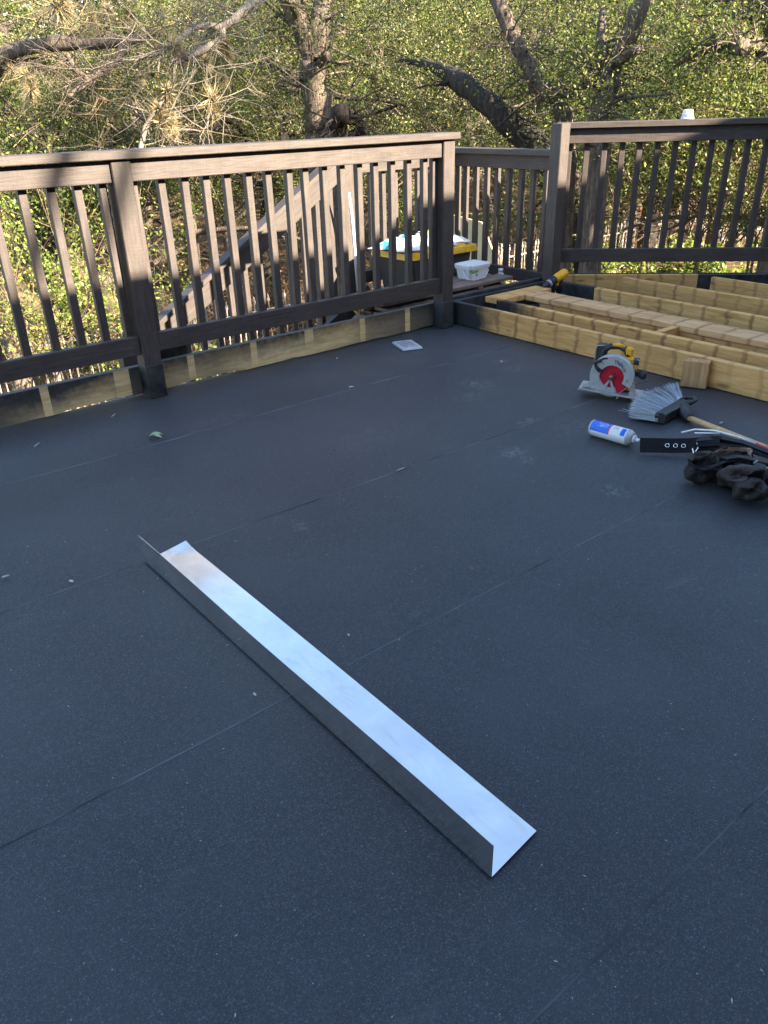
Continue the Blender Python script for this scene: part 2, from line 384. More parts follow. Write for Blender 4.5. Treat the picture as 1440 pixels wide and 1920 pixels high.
# ------------------------------------------------------------------ ground
GZ = -2.6
def ground():
    n = 90; V = []; F = []
    xs = np.concatenate([np.linspace(-140, -6, 14), np.linspace(-5, 34, 62), np.linspace(36, 160, 14)])
    ys = np.concatenate([np.linspace(-120, -6, 10), np.linspace(-5, 34, 62), np.linspace(36, 160, 14)])
    for y in ys:
        for x in xs:
            h = 0.10*math.sin(x*0.7+1.1)*math.cos(y*0.9) + 0.06*math.sin(x*2.1+y*1.7)
            d = max(0.0, y-14)
            V.append((x, y, GZ + h + min(1.6, 0.05*d)))
    nx = len(xs)
    for j in range(len(ys)-1):
        for i in range(nx-1):
            a = j*nx+i; F.append((a, a+1, a+1+nx, a+nx))
    o = link('ground', mesh_from('ground', V, F, True), M['ground']); tag(o, kind='structure')
ground()
def gz(x, y): return GZ + 0.10*math.sin(x*0.7+1.1)*math.cos(y*0.9) + 0.06*math.sin(x*2.1+y*1.7) + min(1.6, 0.05*max(0.0, y-14))

# ------------------------------------------------------------------ deck slab and membrane strips
CH = 8.33       # the corner of the deck is cut off along x + 1.03 y = const
def chx(y): return min(7.4, 4.57 + (3.72-y)/1.03 + 0.03)
deck = prism('deck_floor', [(-3.4, -1.9), (7.4, -1.9), (7.4, 0.95), (chx(3.736), 3.736), (-3.4, 3.736)], -0.26, -0.001, M['fascia'], None, 0, 'XY')
tag(deck, kind='structure')
edges = [-1.85, -1.35, -0.45, 0.43, 1.305, 2.13, 3.05, 3.735]
for i in range(len(edges)-1):
    y0, y1 = edges[i], edges[i+1]; yb = min(3.735, y1+0.05)
    nx = 24; V = []; F = []
    # front lip stands on the strip before it, the far edge runs under the next one
    for j in range(nx+1):
        f = j/nx
        wob = 0.006*math.sin(j*0.9+i) + 0.005*math.sin(j*0.37+2*i)
        xa = -3.38 + f*(chx(y0)-0.02+3.38); xb = -3.38 + f*(chx(yb)-0.02+3.38)
        V += [(xa, y0+wob, 0.0014), (xa, y0+wob+0.004, 0.0027), (xa, y0+0.10, 0.0027), (xb, yb, 0.0010)]
    for j in range(nx):
        for k in range(3):
            a = j*4+k; F.append((a, a+4, a+5, a+1))
    me = mesh_from('membrane_strip', V, F); me.materials.append(M['membrane']); me.materials.append(M['seam'])
    me.update()
    for p in me.polygons:
        if p.index % 3 == 0: p.material_index = 1
    bm = bmesh.new(); bm.from_mesh(me); bmesh.ops.recalc_face_normals(bm, faces=bm.faces)
    if sum(f.normal.z for f in bm.faces) < 0: bmesh.ops.reverse_faces(bm, faces=bm.faces)
    bm.to_mesh(me); bm.free()
    link('membrane_strip', me, None, deck)

# house behind the viewer: its eave keeps the deck in shade
house = empty('house', (0, -2.3, -2.6), 0, 'brown sided house with overhanging shingle eave behind the deck', 'house')
ebox('wall', (-9, -8.3, GZ), (14, -2.3, 3.0), M['siding'], house)
EZ = 0.565 + (3.67+1.0)*0.556
def roof_part(x0, x1, dz):
    z = EZ+dz
    prof = [(-1.0, z), (-1.0, z-0.2), (-2.3, z-0.2), (-8.4, z-0.2), (-8.4, z+0.1), (-4.8, z+1.6)]
    bm = bmesh.new(); a = [bm.verts.new((x0, p[0], p[1])) for p in prof]; b = [bm.verts.new((x1, p[0], p[1])) for p in prof]
    bm.faces.new(a); bm.faces.new(b[::-1]); n = len(prof)
    for i in range(n): bm.faces.new((a[i], b[i], b[(i+1) % n], a[(i+1) % n]))
    o = link('roof', bm_mesh('roof', bm), M['shingle'], house); o.location = -Vector(house.location)
roof_part(-9.4, 4.93, 0.0); roof_part(4.94, 14.4, 0.185)

# ------------------------------------------------------------------ railings
BAL = {}
def baluster(parent, x, y, z0, z1, rz=0.0, s=0.035):
    L = z1-z0
    key = ('bal', round(L, 3), s)
    if key not in BAL: BAL[key] = box_mesh(L, s, s, 0.002, M['stain'])
    o = link('baluster', BAL[key], None, parent)
    o.rotation_euler = (random.gauss(0, .012), -PI/2 + random.gauss(0, .004), rz); p = Vector(parent.location); x += random.gauss(0, .0015)
    o.location = Vector((x, y, (z0+z1)/2)) - p
    return o

# near railing along the left side
rail = empty('deck_railing', (1.48, 3.66, 0), 0, 'long brown wooden railing at the left, half in sun and half in shade', 'railing')
posts = [(-0.56, 0), (1.396, 0), (3.352, 0)]
for px_, _ in posts:
    b = beam('post', (px_+0.0445, 3.656, 0.006), (px_+0.0445, 3.656, 1.079), 0.089, 0.089, M['stain'], rail, up=(0, 1, 0), bev=0.004)
    link_ = beam('post_sleeve', (px_+0.0445, 3.653, 0.004), (px_+0.0445, 3.653, 0.166), 0.0905, 0.0890, M['blackpaint'], rail, up=(0, 1, 0), bev=0.002)
for x0, x1 in ((-0.47, 1.395), (1.486, 3.351)):
    beam('top_rail', (x0, 3.646, 1.034), (x1, 3.646, 1.034), 0.038, 0.089, M['stain'], rail)
    beam('bottom_rail', (x0, 3.646, 0.269), (x1, 3.646, 0.269), 0.038, 0.089, M['stain'], rail)
beam('cap_rail', (-0.9, 3.660, 1.1005), (3.462, 3.660, 1.1005), 0.142, 0.036, M['stain'], rail)
bx = [-0.38, -0.26, -0.145, -0.03, 0.085, 0.2, 0.315, 0.43, 0.545, 0.66, 0.775, 0.895, 1.024, 1.141, 1.256, 1.369, 1.507, 1.643, 1.756, 1.871, 1.983, 2.103, 2.217, 2.335, 2.438, 2.556, 2.67, 2.784, 2.899, 3.017, 3.138, 3.26, 3.332]
for x in bx: baluster(rail, x, 3.685, 0.232, 1.072)

# rim board below it
marks = [(0.17, 0.21), (0.54, 0.58), (0.912, 0.949), (1.250, 1.328), (1.405, 1.437), (1.654, 1.695), (2.027, 2.064), (2.376, 2.418), (2.752, 2.791), (3.11, 3.151)]
M['rim'] = mat_rim(marks)
def rim_board():
    V = []; F = []; nx = 60; x0, x1 = -1.0, 3.49
    for j in range(nx+1):
        x = x0+(x1-x0)*j/nx
        zb = 0.009 + 0.003*math.sin(j*0.9)+0.0025*math.sin(j*2.3+1) + (0.007 if 1.0 < x < 1.4 or 1.55 < x < 1.95 else 0)
        zt = 0.150
        for y, z in ((3.702, max(0.007, zb)), (3.702, zt-0.003), (3.705, zt), (3.737, zt), (3.740, zt-0.003), (3.740, max(0.007, zb))): V.append((x, y, z))
    for j in range(nx):
        for k in range(6):
            a = j*6+k; b = j*6+(k+1) % 6; F.append((a, b, b+6, a+6))
    F.append((0, 1, 2, 3, 4, 5)); F.append(tuple(nx*6+k for k in range(6))[::-1])
    bm = bmesh.new(); me = mesh_from('r', V, F); bm.from_mesh(me)
    me = bm_mesh('rim_board', bm); o = link('rim_board', me, M['rim'])
    tag(o, 'bare yellow rim board half sprayed black under the long left railing', 'board')
rim_board()

# chamfered far railing on the right
Q0 = Vector((4.57, 3.72, 0)); D4 = Vector((1, -1.03, 0)).normalized(); N4 = Vector((D4.y, -D4.x, 0))  # N4 points back to the camera side
if N4.x > 0: N4 = -N4
A4 = math.atan2(D4.y, D4.x)
r2 = empty('chamfer_railing', (4.437, 3.672, 0), 0, 'brown railing at the far right, set at an angle and mostly in shade', 'railing')
beam('post', (4.437, 3.672, -0.25), (4.437, 3.672, 1.134), 0.089, 0.089, M['stain'], r2, up=(0, 1, 0), bev=0.004)
pe = Q0 + D4*2.45
beam('post', pe + Vector((0, 0, -0.25)), pe + Vector((0, 0, 1.098)), 0.089, 0.089, M['stain'], r2, up=D4, bev=0.004)
def r2p(u, off, z): return Q0 + D4*u + N4*off + Vector((0, 0, z))
beam('top_rail', r2p(-0.085, 0.022, 1.054), r2p(2.40, 0.022, 1.054), 0.038, 0.089, M['stain'], r2)
beam('bottom_rail', r2p(-0.085, 0.022, 0.294), r2p(2.40, 0.022, 0.294), 0.038, 0.089, M['stain'], r2)
beam('cap_rail', r2p(-0.075, 0.005, 1.118), r2p(2.6, 0.005, 1.118), 0.142, 0.036, M['stain'], r2)
for i in range(21): 
    p = r2p(0.018+0.1145*i, -0.0165, 0); baluster(r2, p.x, p.y, 0.26, 1.092, A4)

# framing of the raised platform
fr = empty('platform_framing', (3.6, 2.4, 0), 0, 'bare yellow joists of a raised platform in the right corner', 'framing')
yL = 3.66
beam('joist', (3.519, -1.2, 0.074), (3.519, yL+0.03, 0.074), 0.038, 0.137, M['jpaint'], fr)
beam('joist', (3.732, -1.2, 0.075), (3.732, 3.50, 0.075), 0.038, 0.139, M['jpaint'], fr)
beam('joist', (3.965, -1.2, 0.060), (3.965, 3.34, 0.060), 0.038, 0.108, M['joist2'], fr)
beam('joist', (4.44, -1.2, 0.078), (4.44, 3.28, 0.078), 0.038, 0.139, M['joist'], fr)
beam('joist', (4.44, 3.281, 0.078), (4.44, 3.62, 0.078), 0.040, 0.141, M['blackpaint'], fr)
beam('joist', (4.86, -1.2, 0.078), (4.86, 3.36, 0.078), 0.038, 0.139, M['joist2'], fr)
beam('joist', (5.28, -1.2, 0.078), (5.28, 2.93, 0.078), 0.038, 0.139, M['joist'], fr)
beam('joist', (5.70, -1.2, 0.078), (5.70, 2.50, 0.078), 0.038, 0.139, M['joist2'], fr)
beam('blocking', (3.75, 2.35, 0.085), (3.945, 2.35, 0.085), 0.038, 0.115, M['joist'], fr)
beam('blocking', (3.751, 1.30, 0.085), (3.945, 1.30, 0.085), 0.038, 0.115, M['joist'], fr)
beam('flat_board', (4.008, -1.2, 0.133), (4.008, 3.455, 0.133), 0.14, 0.036, M['pinkwood'], fr)
beam('flat_board', (3.715, 3.53, 0.134), (4.20, 3.53, 0.134), 0.14, 0.036, M['joist'], fr)
beam('spacer_strip', (4.105, -1.2, 0.118), (4.105, 3.44, 0.118), 0.022, 0.060, M['pinkwood'], fr)
beam('nailer', (3.445, 3.683, 0.075), (4.388, 3.683, 0.075), 0.036, 0.137, M['blackpaint'], fr)
beam('header', (3.445, 3.722, 0.088), (4.39, 3.722, 0.088), 0.036, 0.150, M['blackpaint'], fr)
# angled rim at the cut corner
beam('angled_rim', r2p(0.02, -0.045, 0.078), r2p(0.98, -0.045, 0.078), 0.038, 0.142, M['joist'], fr)
beam('angled_rim', r2p(0.981, -0.045, 0.078), r2p(2.40, -0.045, 0.078), 0.038, 0.142, M['blackpaint'], fr)
beam('cleat', r2p(0.02, -0.075, 0.135), r2p(2.40, -0.075, 0.135), 0.018, 0.036, M['blackpaint'], fr)

# ------------------------------------------------------------------ landing and stair
land = empty('stair_landing', (4.0, 4.3, -2.6), 0, 'stair landing beyond the railing, with lower brown side and back rails', 'landing')
LF = 0.0
for i in range(8):
    y = 3.815 + i*0.135
    if y < 4.86: beam('floor_board', (3.20, y, LF-0.013), (4.53, y, LF-0.013), 0.130, 0.026, M['stain'], land)
SX = 4.495
for px_, py_, z1 in ((3.535, 4.83, 0.93), (4.50, 4.83, 0.93)):
    beam('post', (px_, py_, GZ), (px_, py_, z1), 0.089, 0.089, M['stain'], land, up=(0, 1, 0))
beam('post', (3.25, 3.80, GZ), (3.25, 3.80, -0.06), 0.089, 0.089, M['stain'], land, up=(0, 1, 0))
# side rail
beam('top_rail', (SX, 3.78, 0.892), (SX, 4.78, 0.892), 0.038, 0.089, M['stain'], land)
beam('cap_rail', (SX-0.01, 3.735, 0.957), (SX-0.01, 4.90, 0.957), 0.12, 0.038, M['stain'], land)
beam('bottom_rail', (SX, 3.78, 0.130), (SX, 4.78, 0.130), 0.038, 0.085, M['stain'], land)
for y in (3.844, 3.959, 4.072, 4.189, 4.305, 4.413, 4.524, 4.632, 4.72): baluster(land, SX+0.037, y, 0.09, 0.93)
# back rail
beam('top_rail', (3.58, 4.80, 0.892), (4.48, 4.80, 0.892), 0.038, 0.089, M['stain'], land)
beam('cap_rail', (3.44, 4.81, 0.957), (4.455, 4.81, 0.957), 0.12, 0.038, M['stain'], land)
beam('bottom_rail', (3.58, 4.80, 0.130), (4.48, 4.80, 0.130), 0.038, 0.085, M['stain'], land)
for i in range(8): baluster(land, 3.655+0.113*i, 4.838, 0.09, 0.93)

stair = empty('staircase', (1.2, 4.3, -2.6), 0, 'brown wooden stairs descending left behind the long railing', 'staircase')
SL = 0.60
def sz(x): return (x-3.44)*SL
for y in (3.86, 4.79):
    beam('stringer', (3.36, y, sz(3.36)-0.20), (-0.75, y, sz(-0.75)-0.20), 0.038, 0.24, M['stain'], stair)
for i in range(14):
    x = 3.06-0.275*i
    z = sz(x)-0.10
    if z > GZ+0.06:
        beam('tread', (x-0.13, 4.325, z), (x+0.13, 4.325, z), 0.88, 0.034, M['stain'], stair)
beam('hand_rail', (3.50, 4.80, 0.875+0.03), (1.80, 4.80, sz(1.80)+0.857), 0.038, 0.125, M['stain'], stair)
beam('cap_rail', (3.50, 4.80, 0.952+0.045), (1.80, 4.80, sz(1.80)+0.949), 0.10, 0.032, M['stain'], stair)
for i in range(14):
    x = 3.40-0.122*i
    baluster(stair, x, 4.838, sz(x)-0.22, sz(x)+0.86)
beam('post', (1.75, 4.80, GZ), (1.75, 4.80, sz(1.75)+0.93), 0.089, 0.089, M['stain'], stair, up=(0, 1, 0))
# inner hand rail of the stair, seen under the near railing
beam('hand_rail', (2.98, 3.87, 0.262), (2.30, 3.87, 0.262-0.68*0.60), 0.038, 0.089, M['blackpaint'], stair)
beam('brace', (1.50, 3.80, 0.178), (1.70, 3.80, 0.178), 0.038, 0.085, M['blackpaint'], stair)

# ------------------------------------------------------------------ things on the landing
M['yellow'] = plain('yellow_plastic', (0.75, 0.42, 0.02), 0.4)
M['totegrey'] = plain('dark_grey_plastic', (0.045, 0.047, 0.052), 0.45)
M['white'] = plain('white_plastic', (0.72, 0.73, 0.74), 0.35, 0, 0.05)
M['paper'] = plain('white_paper', (0.78, 0.77, 0.74), 0.7, 0, 0.06)
M['bagblue'] = plain('blue_print_plastic', (0.05, 0.38, 0.62), 0.4)
M['green'] = plain('green_print', (0.16, 0.36, 0.05), 0.5)
M['orange'] = plain('orange_plastic', (0.75, 0.30, 0.02), 0.45)
M['cardboard'] = plain('brown_cardboard', (0.20, 0.135, 0.075), 0.8)
M['composite'] = plain('brown_composite_decking', (0.20, 0.135, 0.105), 0.65, 0, 0.25, 9, 0.4, 0.2)
M['black'] = plain('black_plastic', (0.018, 0.018, 0.019), 0.45)
M['palewood'] = plain('pale_new_plywood', (0.62, 0.50, 0.30), 0.7, 0, 0.12, 8)

tote = empty('storage_tote', (3.92, 4.42, LF), 0, 'dark storage tote with yellow lid on the stair landing', 'tote')
def tapered(name, sx, sy, z0, z1, f, mat, parent, bev=0.02):
    bm = bmesh.new(); bmesh.ops.create_cube(bm, size=1)
    for v in bm.verts:
        k = f if v.co.z < 0 else 1.0
        v.co = Vector((v.co.x*sx*k, v.co.y*sy*k, z0 if v.co.z < 0 else z1))
    bmesh.ops.bevel(bm, geom=[e for e in bm.edges if abs(e.verts[0].co.z-e.verts[1].co.z) > 0.01], offset=bev, segments=3, affect='EDGES')
    return link(name, bm_mesh(name, bm), mat, parent)
tapered('body', 0.60, 0.40, 0.0, 0.318, 0.86, M['totegrey'], tote, 0.03)
for i in range(9):
    rb = tapered('rib', 0.012, 0.012, 0.06, 0.295, 1.0, M['black'], tote, 0.002); rb.location = (-0.26+i*0.065, -0.196, 0); rb.rotation_euler = (-0.075, 0, 0)
tapered('lid', 0.66, 0.455, 0.318, 0.358, 1.03, M['yellow'], tote, 0.035)
tapered('lid_panel', 0.54, 0.34, 0.356, 0.371, 1.04, M['yellow'], tote, 0.03)
def crumple(name, w, d, h, mat, loc, rz, label, cat, seed, spots=None):
    r = random.Random(seed); nx, ny = 16, 12; V = []; F = []
    for j in range(ny+1):
        for i in range(nx+1):
            u, v = i/nx*2-1, j/ny*2-1; e = max(0.0, (1-abs(u)**3)*(1-abs(v)**3))
            k = 1+0.14*math.sin(5*math.atan2(v, u)+seed)
            V.append((u*w/2*k, v*d/2*k, 0.004+e*h*(0.55+0.45*r.random())))
    for j in range(ny):
        for i in range(nx):
            a = j*(nx+1)+i; F.append((a, a+1, a+nx+2, a+nx+1))
    base = len(V); V += [(p[0], p[1], 0.0015) for p in V[:base]]
    F += [tuple(q+base for q in reversed(f)) for f in F[:nx*ny]]
    me = mesh_from(name, V, F); me.materials.append(mat)
    if spots:
        for m2, pr in spots:
            me.materials.append(m2); ix = len(me.materials)-1
            for p in me.polygons[:nx*ny]:
                c = p.center
                if pr(c.x/w*2, c.y/d*2): p.material_index = ix
    o = link(name, me); o.location = loc; o.rotation_euler = (0, 0, rz); tag(o, label, cat); return o
crumple('plastic_bag', 0.30, 0.34, 0.085, M['paper'], (3.70, 4.40, LF+0.372), 0.2, 'crumpled white and blue plastic bag at the left end of the yellow lid', 'bag', 3,
        [(M['bagblue'], lambda u, v: -0.1 < u < 0.35 and -0.5 < v < 0.1), (M['bagblue'], lambda u, v: -0.9 < u < -0.6 and 0.2 < v < 0.6)])
crumple('paper_bag', 0.26, 0.30, 0.10, M['paper'], (3.955, 4.41, LF+0.372), -0.3, 'white printed paper bag in the middle of the yellow lid', 'bag', 5,
        [(M['green'], lambda u, v: -0.3 < u < 0.1 and -0.3 < v < 0.2), (M['cardboard'], lambda u, v: -0.5 < u < 0.2 and 0.2 < v < 0.5)])
crumple('paper_sheet', 0.24, 0.34, 0.05, M['paper'], (4.13, 4.43, LF+0.372), 0.1, 'plain white paper at the right end of the yellow lid', 'paper', 8)

# composite boards, one by one
bl = [(3.02, 4.15, 3.86, 0.000), (3.02, 4.15, 4.02, 0.000), (3.04, 4.12, 3.86, 0.027), (3.04, 4.12, 4.02, 0.027), (3.0, 4.16, 3.87, 0.054), (3.0, 4.16, 4.03, 0.054),
      (3.05, 4.20, 3.86, 0.081), (3.05, 4.20, 4.02, 0.081), (3.07, 4.14, 3.87, 0.114), (2.99, 4.18, 4.02, 0.114), (3.03, 4.22, 3.875, 0.158), (3.06, 4.17, 4.035, 0.158)]
lev = ['bottom', 'bottom', 'second', 'second', 'third', 'third', 'fourth', 'fourth', 'fifth', 'fifth', 'top', 'top']
for i, (x0, x1, y, z) in enumerate(bl):
    o = beam('deck_board', (x0, y, LF+z+0.013), (x1, y+0.02, LF+z+0.013), 0.14, 0.024, M['composite'])
    tag(o, 'brown composite board, %s layer of the stack behind the corner post, %s row' % (lev[i], 'railing side' if i % 2 == 0 else 'woods side'), 'board', 'stacked decking boards')
for j, (x, zz) in enumerate(((3.5, 0.148), (3.9, 0.148))):
    o = beam('spacer_block', (x, 3.82, LF+zz), (x, 4.08, LF+zz), 0.05, 0.019, M['composite'])
    tag(o, 'short brown spacer strip under the top boards, %s end' % ('left' if j == 0 else 'right'), 'spacer')
TOPB = LF+0.158+0.0255
pail = empty('square_pail', (3.99, 4.0, TOPB), 0.05, 'white square pail with lid, handle and green label on stacked boards', 'pail')
pail.scale = (0.80, 0.80, 0.80)
tapered('body', 0.245, 0.19, 0.0, 0.085, 0.88, M['white'], pail, 0.02)
tapered('rim', 0.262, 0.207, 0.085, 0.100, 1.0, M['white'], pail, 0.022)
tapered('lid', 0.272, 0.217, 0.100, 0.118, 1.0, M['white'], pail, 0.025)
tapered('lid_panel', 0.22, 0.165, 0.1182, 0.127, 1.06, M['white'], pail, 0.02)
lb = prism('label_band', [(-0.115, 0.045), (-0.02, 0.05), (-0.03, 0.080), (-0.117, 0.080)], -0.0935, -0.0925, M['green'], pail); lb.rotation_euler = (-0.09, 0, 0); lb.location = (0, -0.006, 0)
mk = prism('label_mark', [(-0.05, 0.022), (-0.035, 0.022), (-0.038, 0.036), (-0.05, 0.036)], -0.092, -0.091, M['black'], pail); mk.rotation_euler = (-0.09, 0, 0); mk.location = (0, -0.006, 0)
tube('handle', [(0.125, -0.03, 0.088), (0.10, -0.10, 0.06), (0.03, -0.125, 0.012), (-0.10, -0.125, 0.006), (-0.155, -0.09, 0.012), (-0.14, -0.03, 0.055), (-0.125, -0.01, 0.088)], 0.004, M['white'], pail, 6)

bot = empty('plastic_bottle', (4.235, 3.96, LF), 0, 'clear plastic bottle with green label beside the white pail', 'bottle')
bot.scale = (1.18, 1.18, 1.18)
M['clear'] = plain('cloudy_clear_plastic', (0.62, 0.63, 0.62), 0.15, 0, 0.05, 30)
M['lime'] = plain('lime_label', (0.42, 0.60, 0.04), 0.5)
lathe('body', [(0.001, 0), (0.030, 0.002), (0.033, 0.01), (0.033, 0.095), (0.030, 0.125), (0.020, 0.15), (0.013, 0.162), (0.013, 0.168)], M['clear'], bot, 20)
lathe('label_band', [(0.0335, 0.05), (0.0338, 0.051), (0.0338, 0.10), (0.0335, 0.101)], M['lime'], bot, 20)
lathe('cap', [(0.015, 0.166), (0.015, 0.182), (0.001, 0.183)], M['white'], bot, 16)
o = ebox('cardboard_box', (2.90, 3.90, -0.43), (3.14, 4.14, 0.09), M['cardboard'], None, 0.004); tag(o, 'brown cardboard box on the stairs below the bottom rail', 'box')
o = tube('utility_knife', [(3.40, 3.845, TOPB+0.011), (3.46, 3.85, TOPB+0.011), (3.53, 3.85, TOPB+0.010), (3.55, 3.85, TOPB+0.006)], [0.006, 0.011, 0.010, 0.003], M['orange'], None, 8); tag(o, 'orange handled knife lying on the top brown board', 'knife')
o = beam('scrap_stick', (2.86, 3.83, 0.07), (2.885, 3.86, 0.245), 0.016, 0.012, M['orange']); tag(o, 'orange strip of wood leaning behind the rim board', 'stick')
o = beam('scrap_stick', (2.80, 3.85, 0.21), (2.93, 3.79, 0.04), 0.02, 0.014, M['palewood']); tag(o, 'splintered pale strip of wood leaning by the cardboard box', 'stick')
o = tube('paint_pole', [(3.44, 4.66, 0.74), (3.47, 4.68, 0.58), (3.50, 4.70, 0.30), (3.53, 4.72, -0.02)], [0.006, 0.013, 0.010, 0.010], M['white'], None, 8); tag(o, 'white pole leaning against the back rail of the landing', 'pole')
o = prism('plywood_sheet', [(5.12, 0.34), (4.72, -0.30), (4.72, -2.6), (5.55, -2.6), (5.55, 0.38)], 5.19, 5.205, M['palewood']);
# the outline above is in (y, z); turn it so that it stands across the view
for v in o.data.vertices: v.co = Vector((v.co.y + 0.02, v.co.x, v.co.z))
o.data.update(); bmx = bmesh.new(); bmx.from_mesh(o.data); bmesh.ops.recalc_face_normals(bmx, faces=bmx.faces); bmx.to_mesh(o.data); bmx.free()
tag(o, 'pale sunlit plywood sheet with a slanted edge standing beyond the landing', 'plywood')
cup = empty('paint_cup', r2p(0.76, -0.035, 1.1365), 0, 'small white cup standing upside down on the far right rail', 'cup')
lathe('body', [(0.001, 0), (0.040, 0.0), (0.031, 0.052), (0.026, 0.056), (0.001, 0.057)], M['white'], cup, 20)
lathe('rim', [(0.040, 0.001), (0.043, 0.002), (0.043, 0.006), (0.0395, 0.007)], M['white'], cup, 20)

# ------------------------------------------------------------------ flashing
def flashing():
    t = empty('metal_flashing', (0.727, 1.39, 0.006), 0, 'long bent strip of bare sheet metal lying on the dark membrane', 'flashing')
    L0, L1 = 0.640, 2.135; n = 40
    def sheet(name, prof, thick):
        V = []; F = []; m = None
        for j in range(n+1):
            f = j/n; P = prof(f); m = len(P)
            for p in P: V.append((p[0]-0.727, p[1]-1.39, p[2]))
        for j in range(n):
            for k in range(m-1):
                a = j*m+k; F.append((a, a+m, a+m+1, a+1))
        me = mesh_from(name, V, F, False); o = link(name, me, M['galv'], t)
        s = o.modifiers.new('thickness', 'SOLIDIFY'); s.thickness = thick; s.offset = 0
        return o
    def flat(f):
        y = L0+(L1-L0)*f; P = []
        for k in range(9):
            u = k/8; x = 0.7265-0.009*f+0.1395*u+0.011*f*u
            yy = y + 0.016*u*(1 if f > .5 else 1)
            z = 0.0015 + 0.0035*math.sin(f*PI*1.0)*u*u
            if f > 0.965 and u > 0.4: z += 0.014*(u-0.4)*(f-0.965)/0.035
            P.append((x, yy, z))
        return P
    def vert(f):
        y = L0+(L1-L0)*f; P = []
        for k in range(7):
            u = k/6; x = 0.7265-0.009*f - 0.004*u + 0.0015*math.sin(f*9)*u
            P.append((x, y - (0.004 if f == 0 else 0)*u, 0.0015+0.0905*u))
        return P
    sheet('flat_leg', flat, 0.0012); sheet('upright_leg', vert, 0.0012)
flashing()

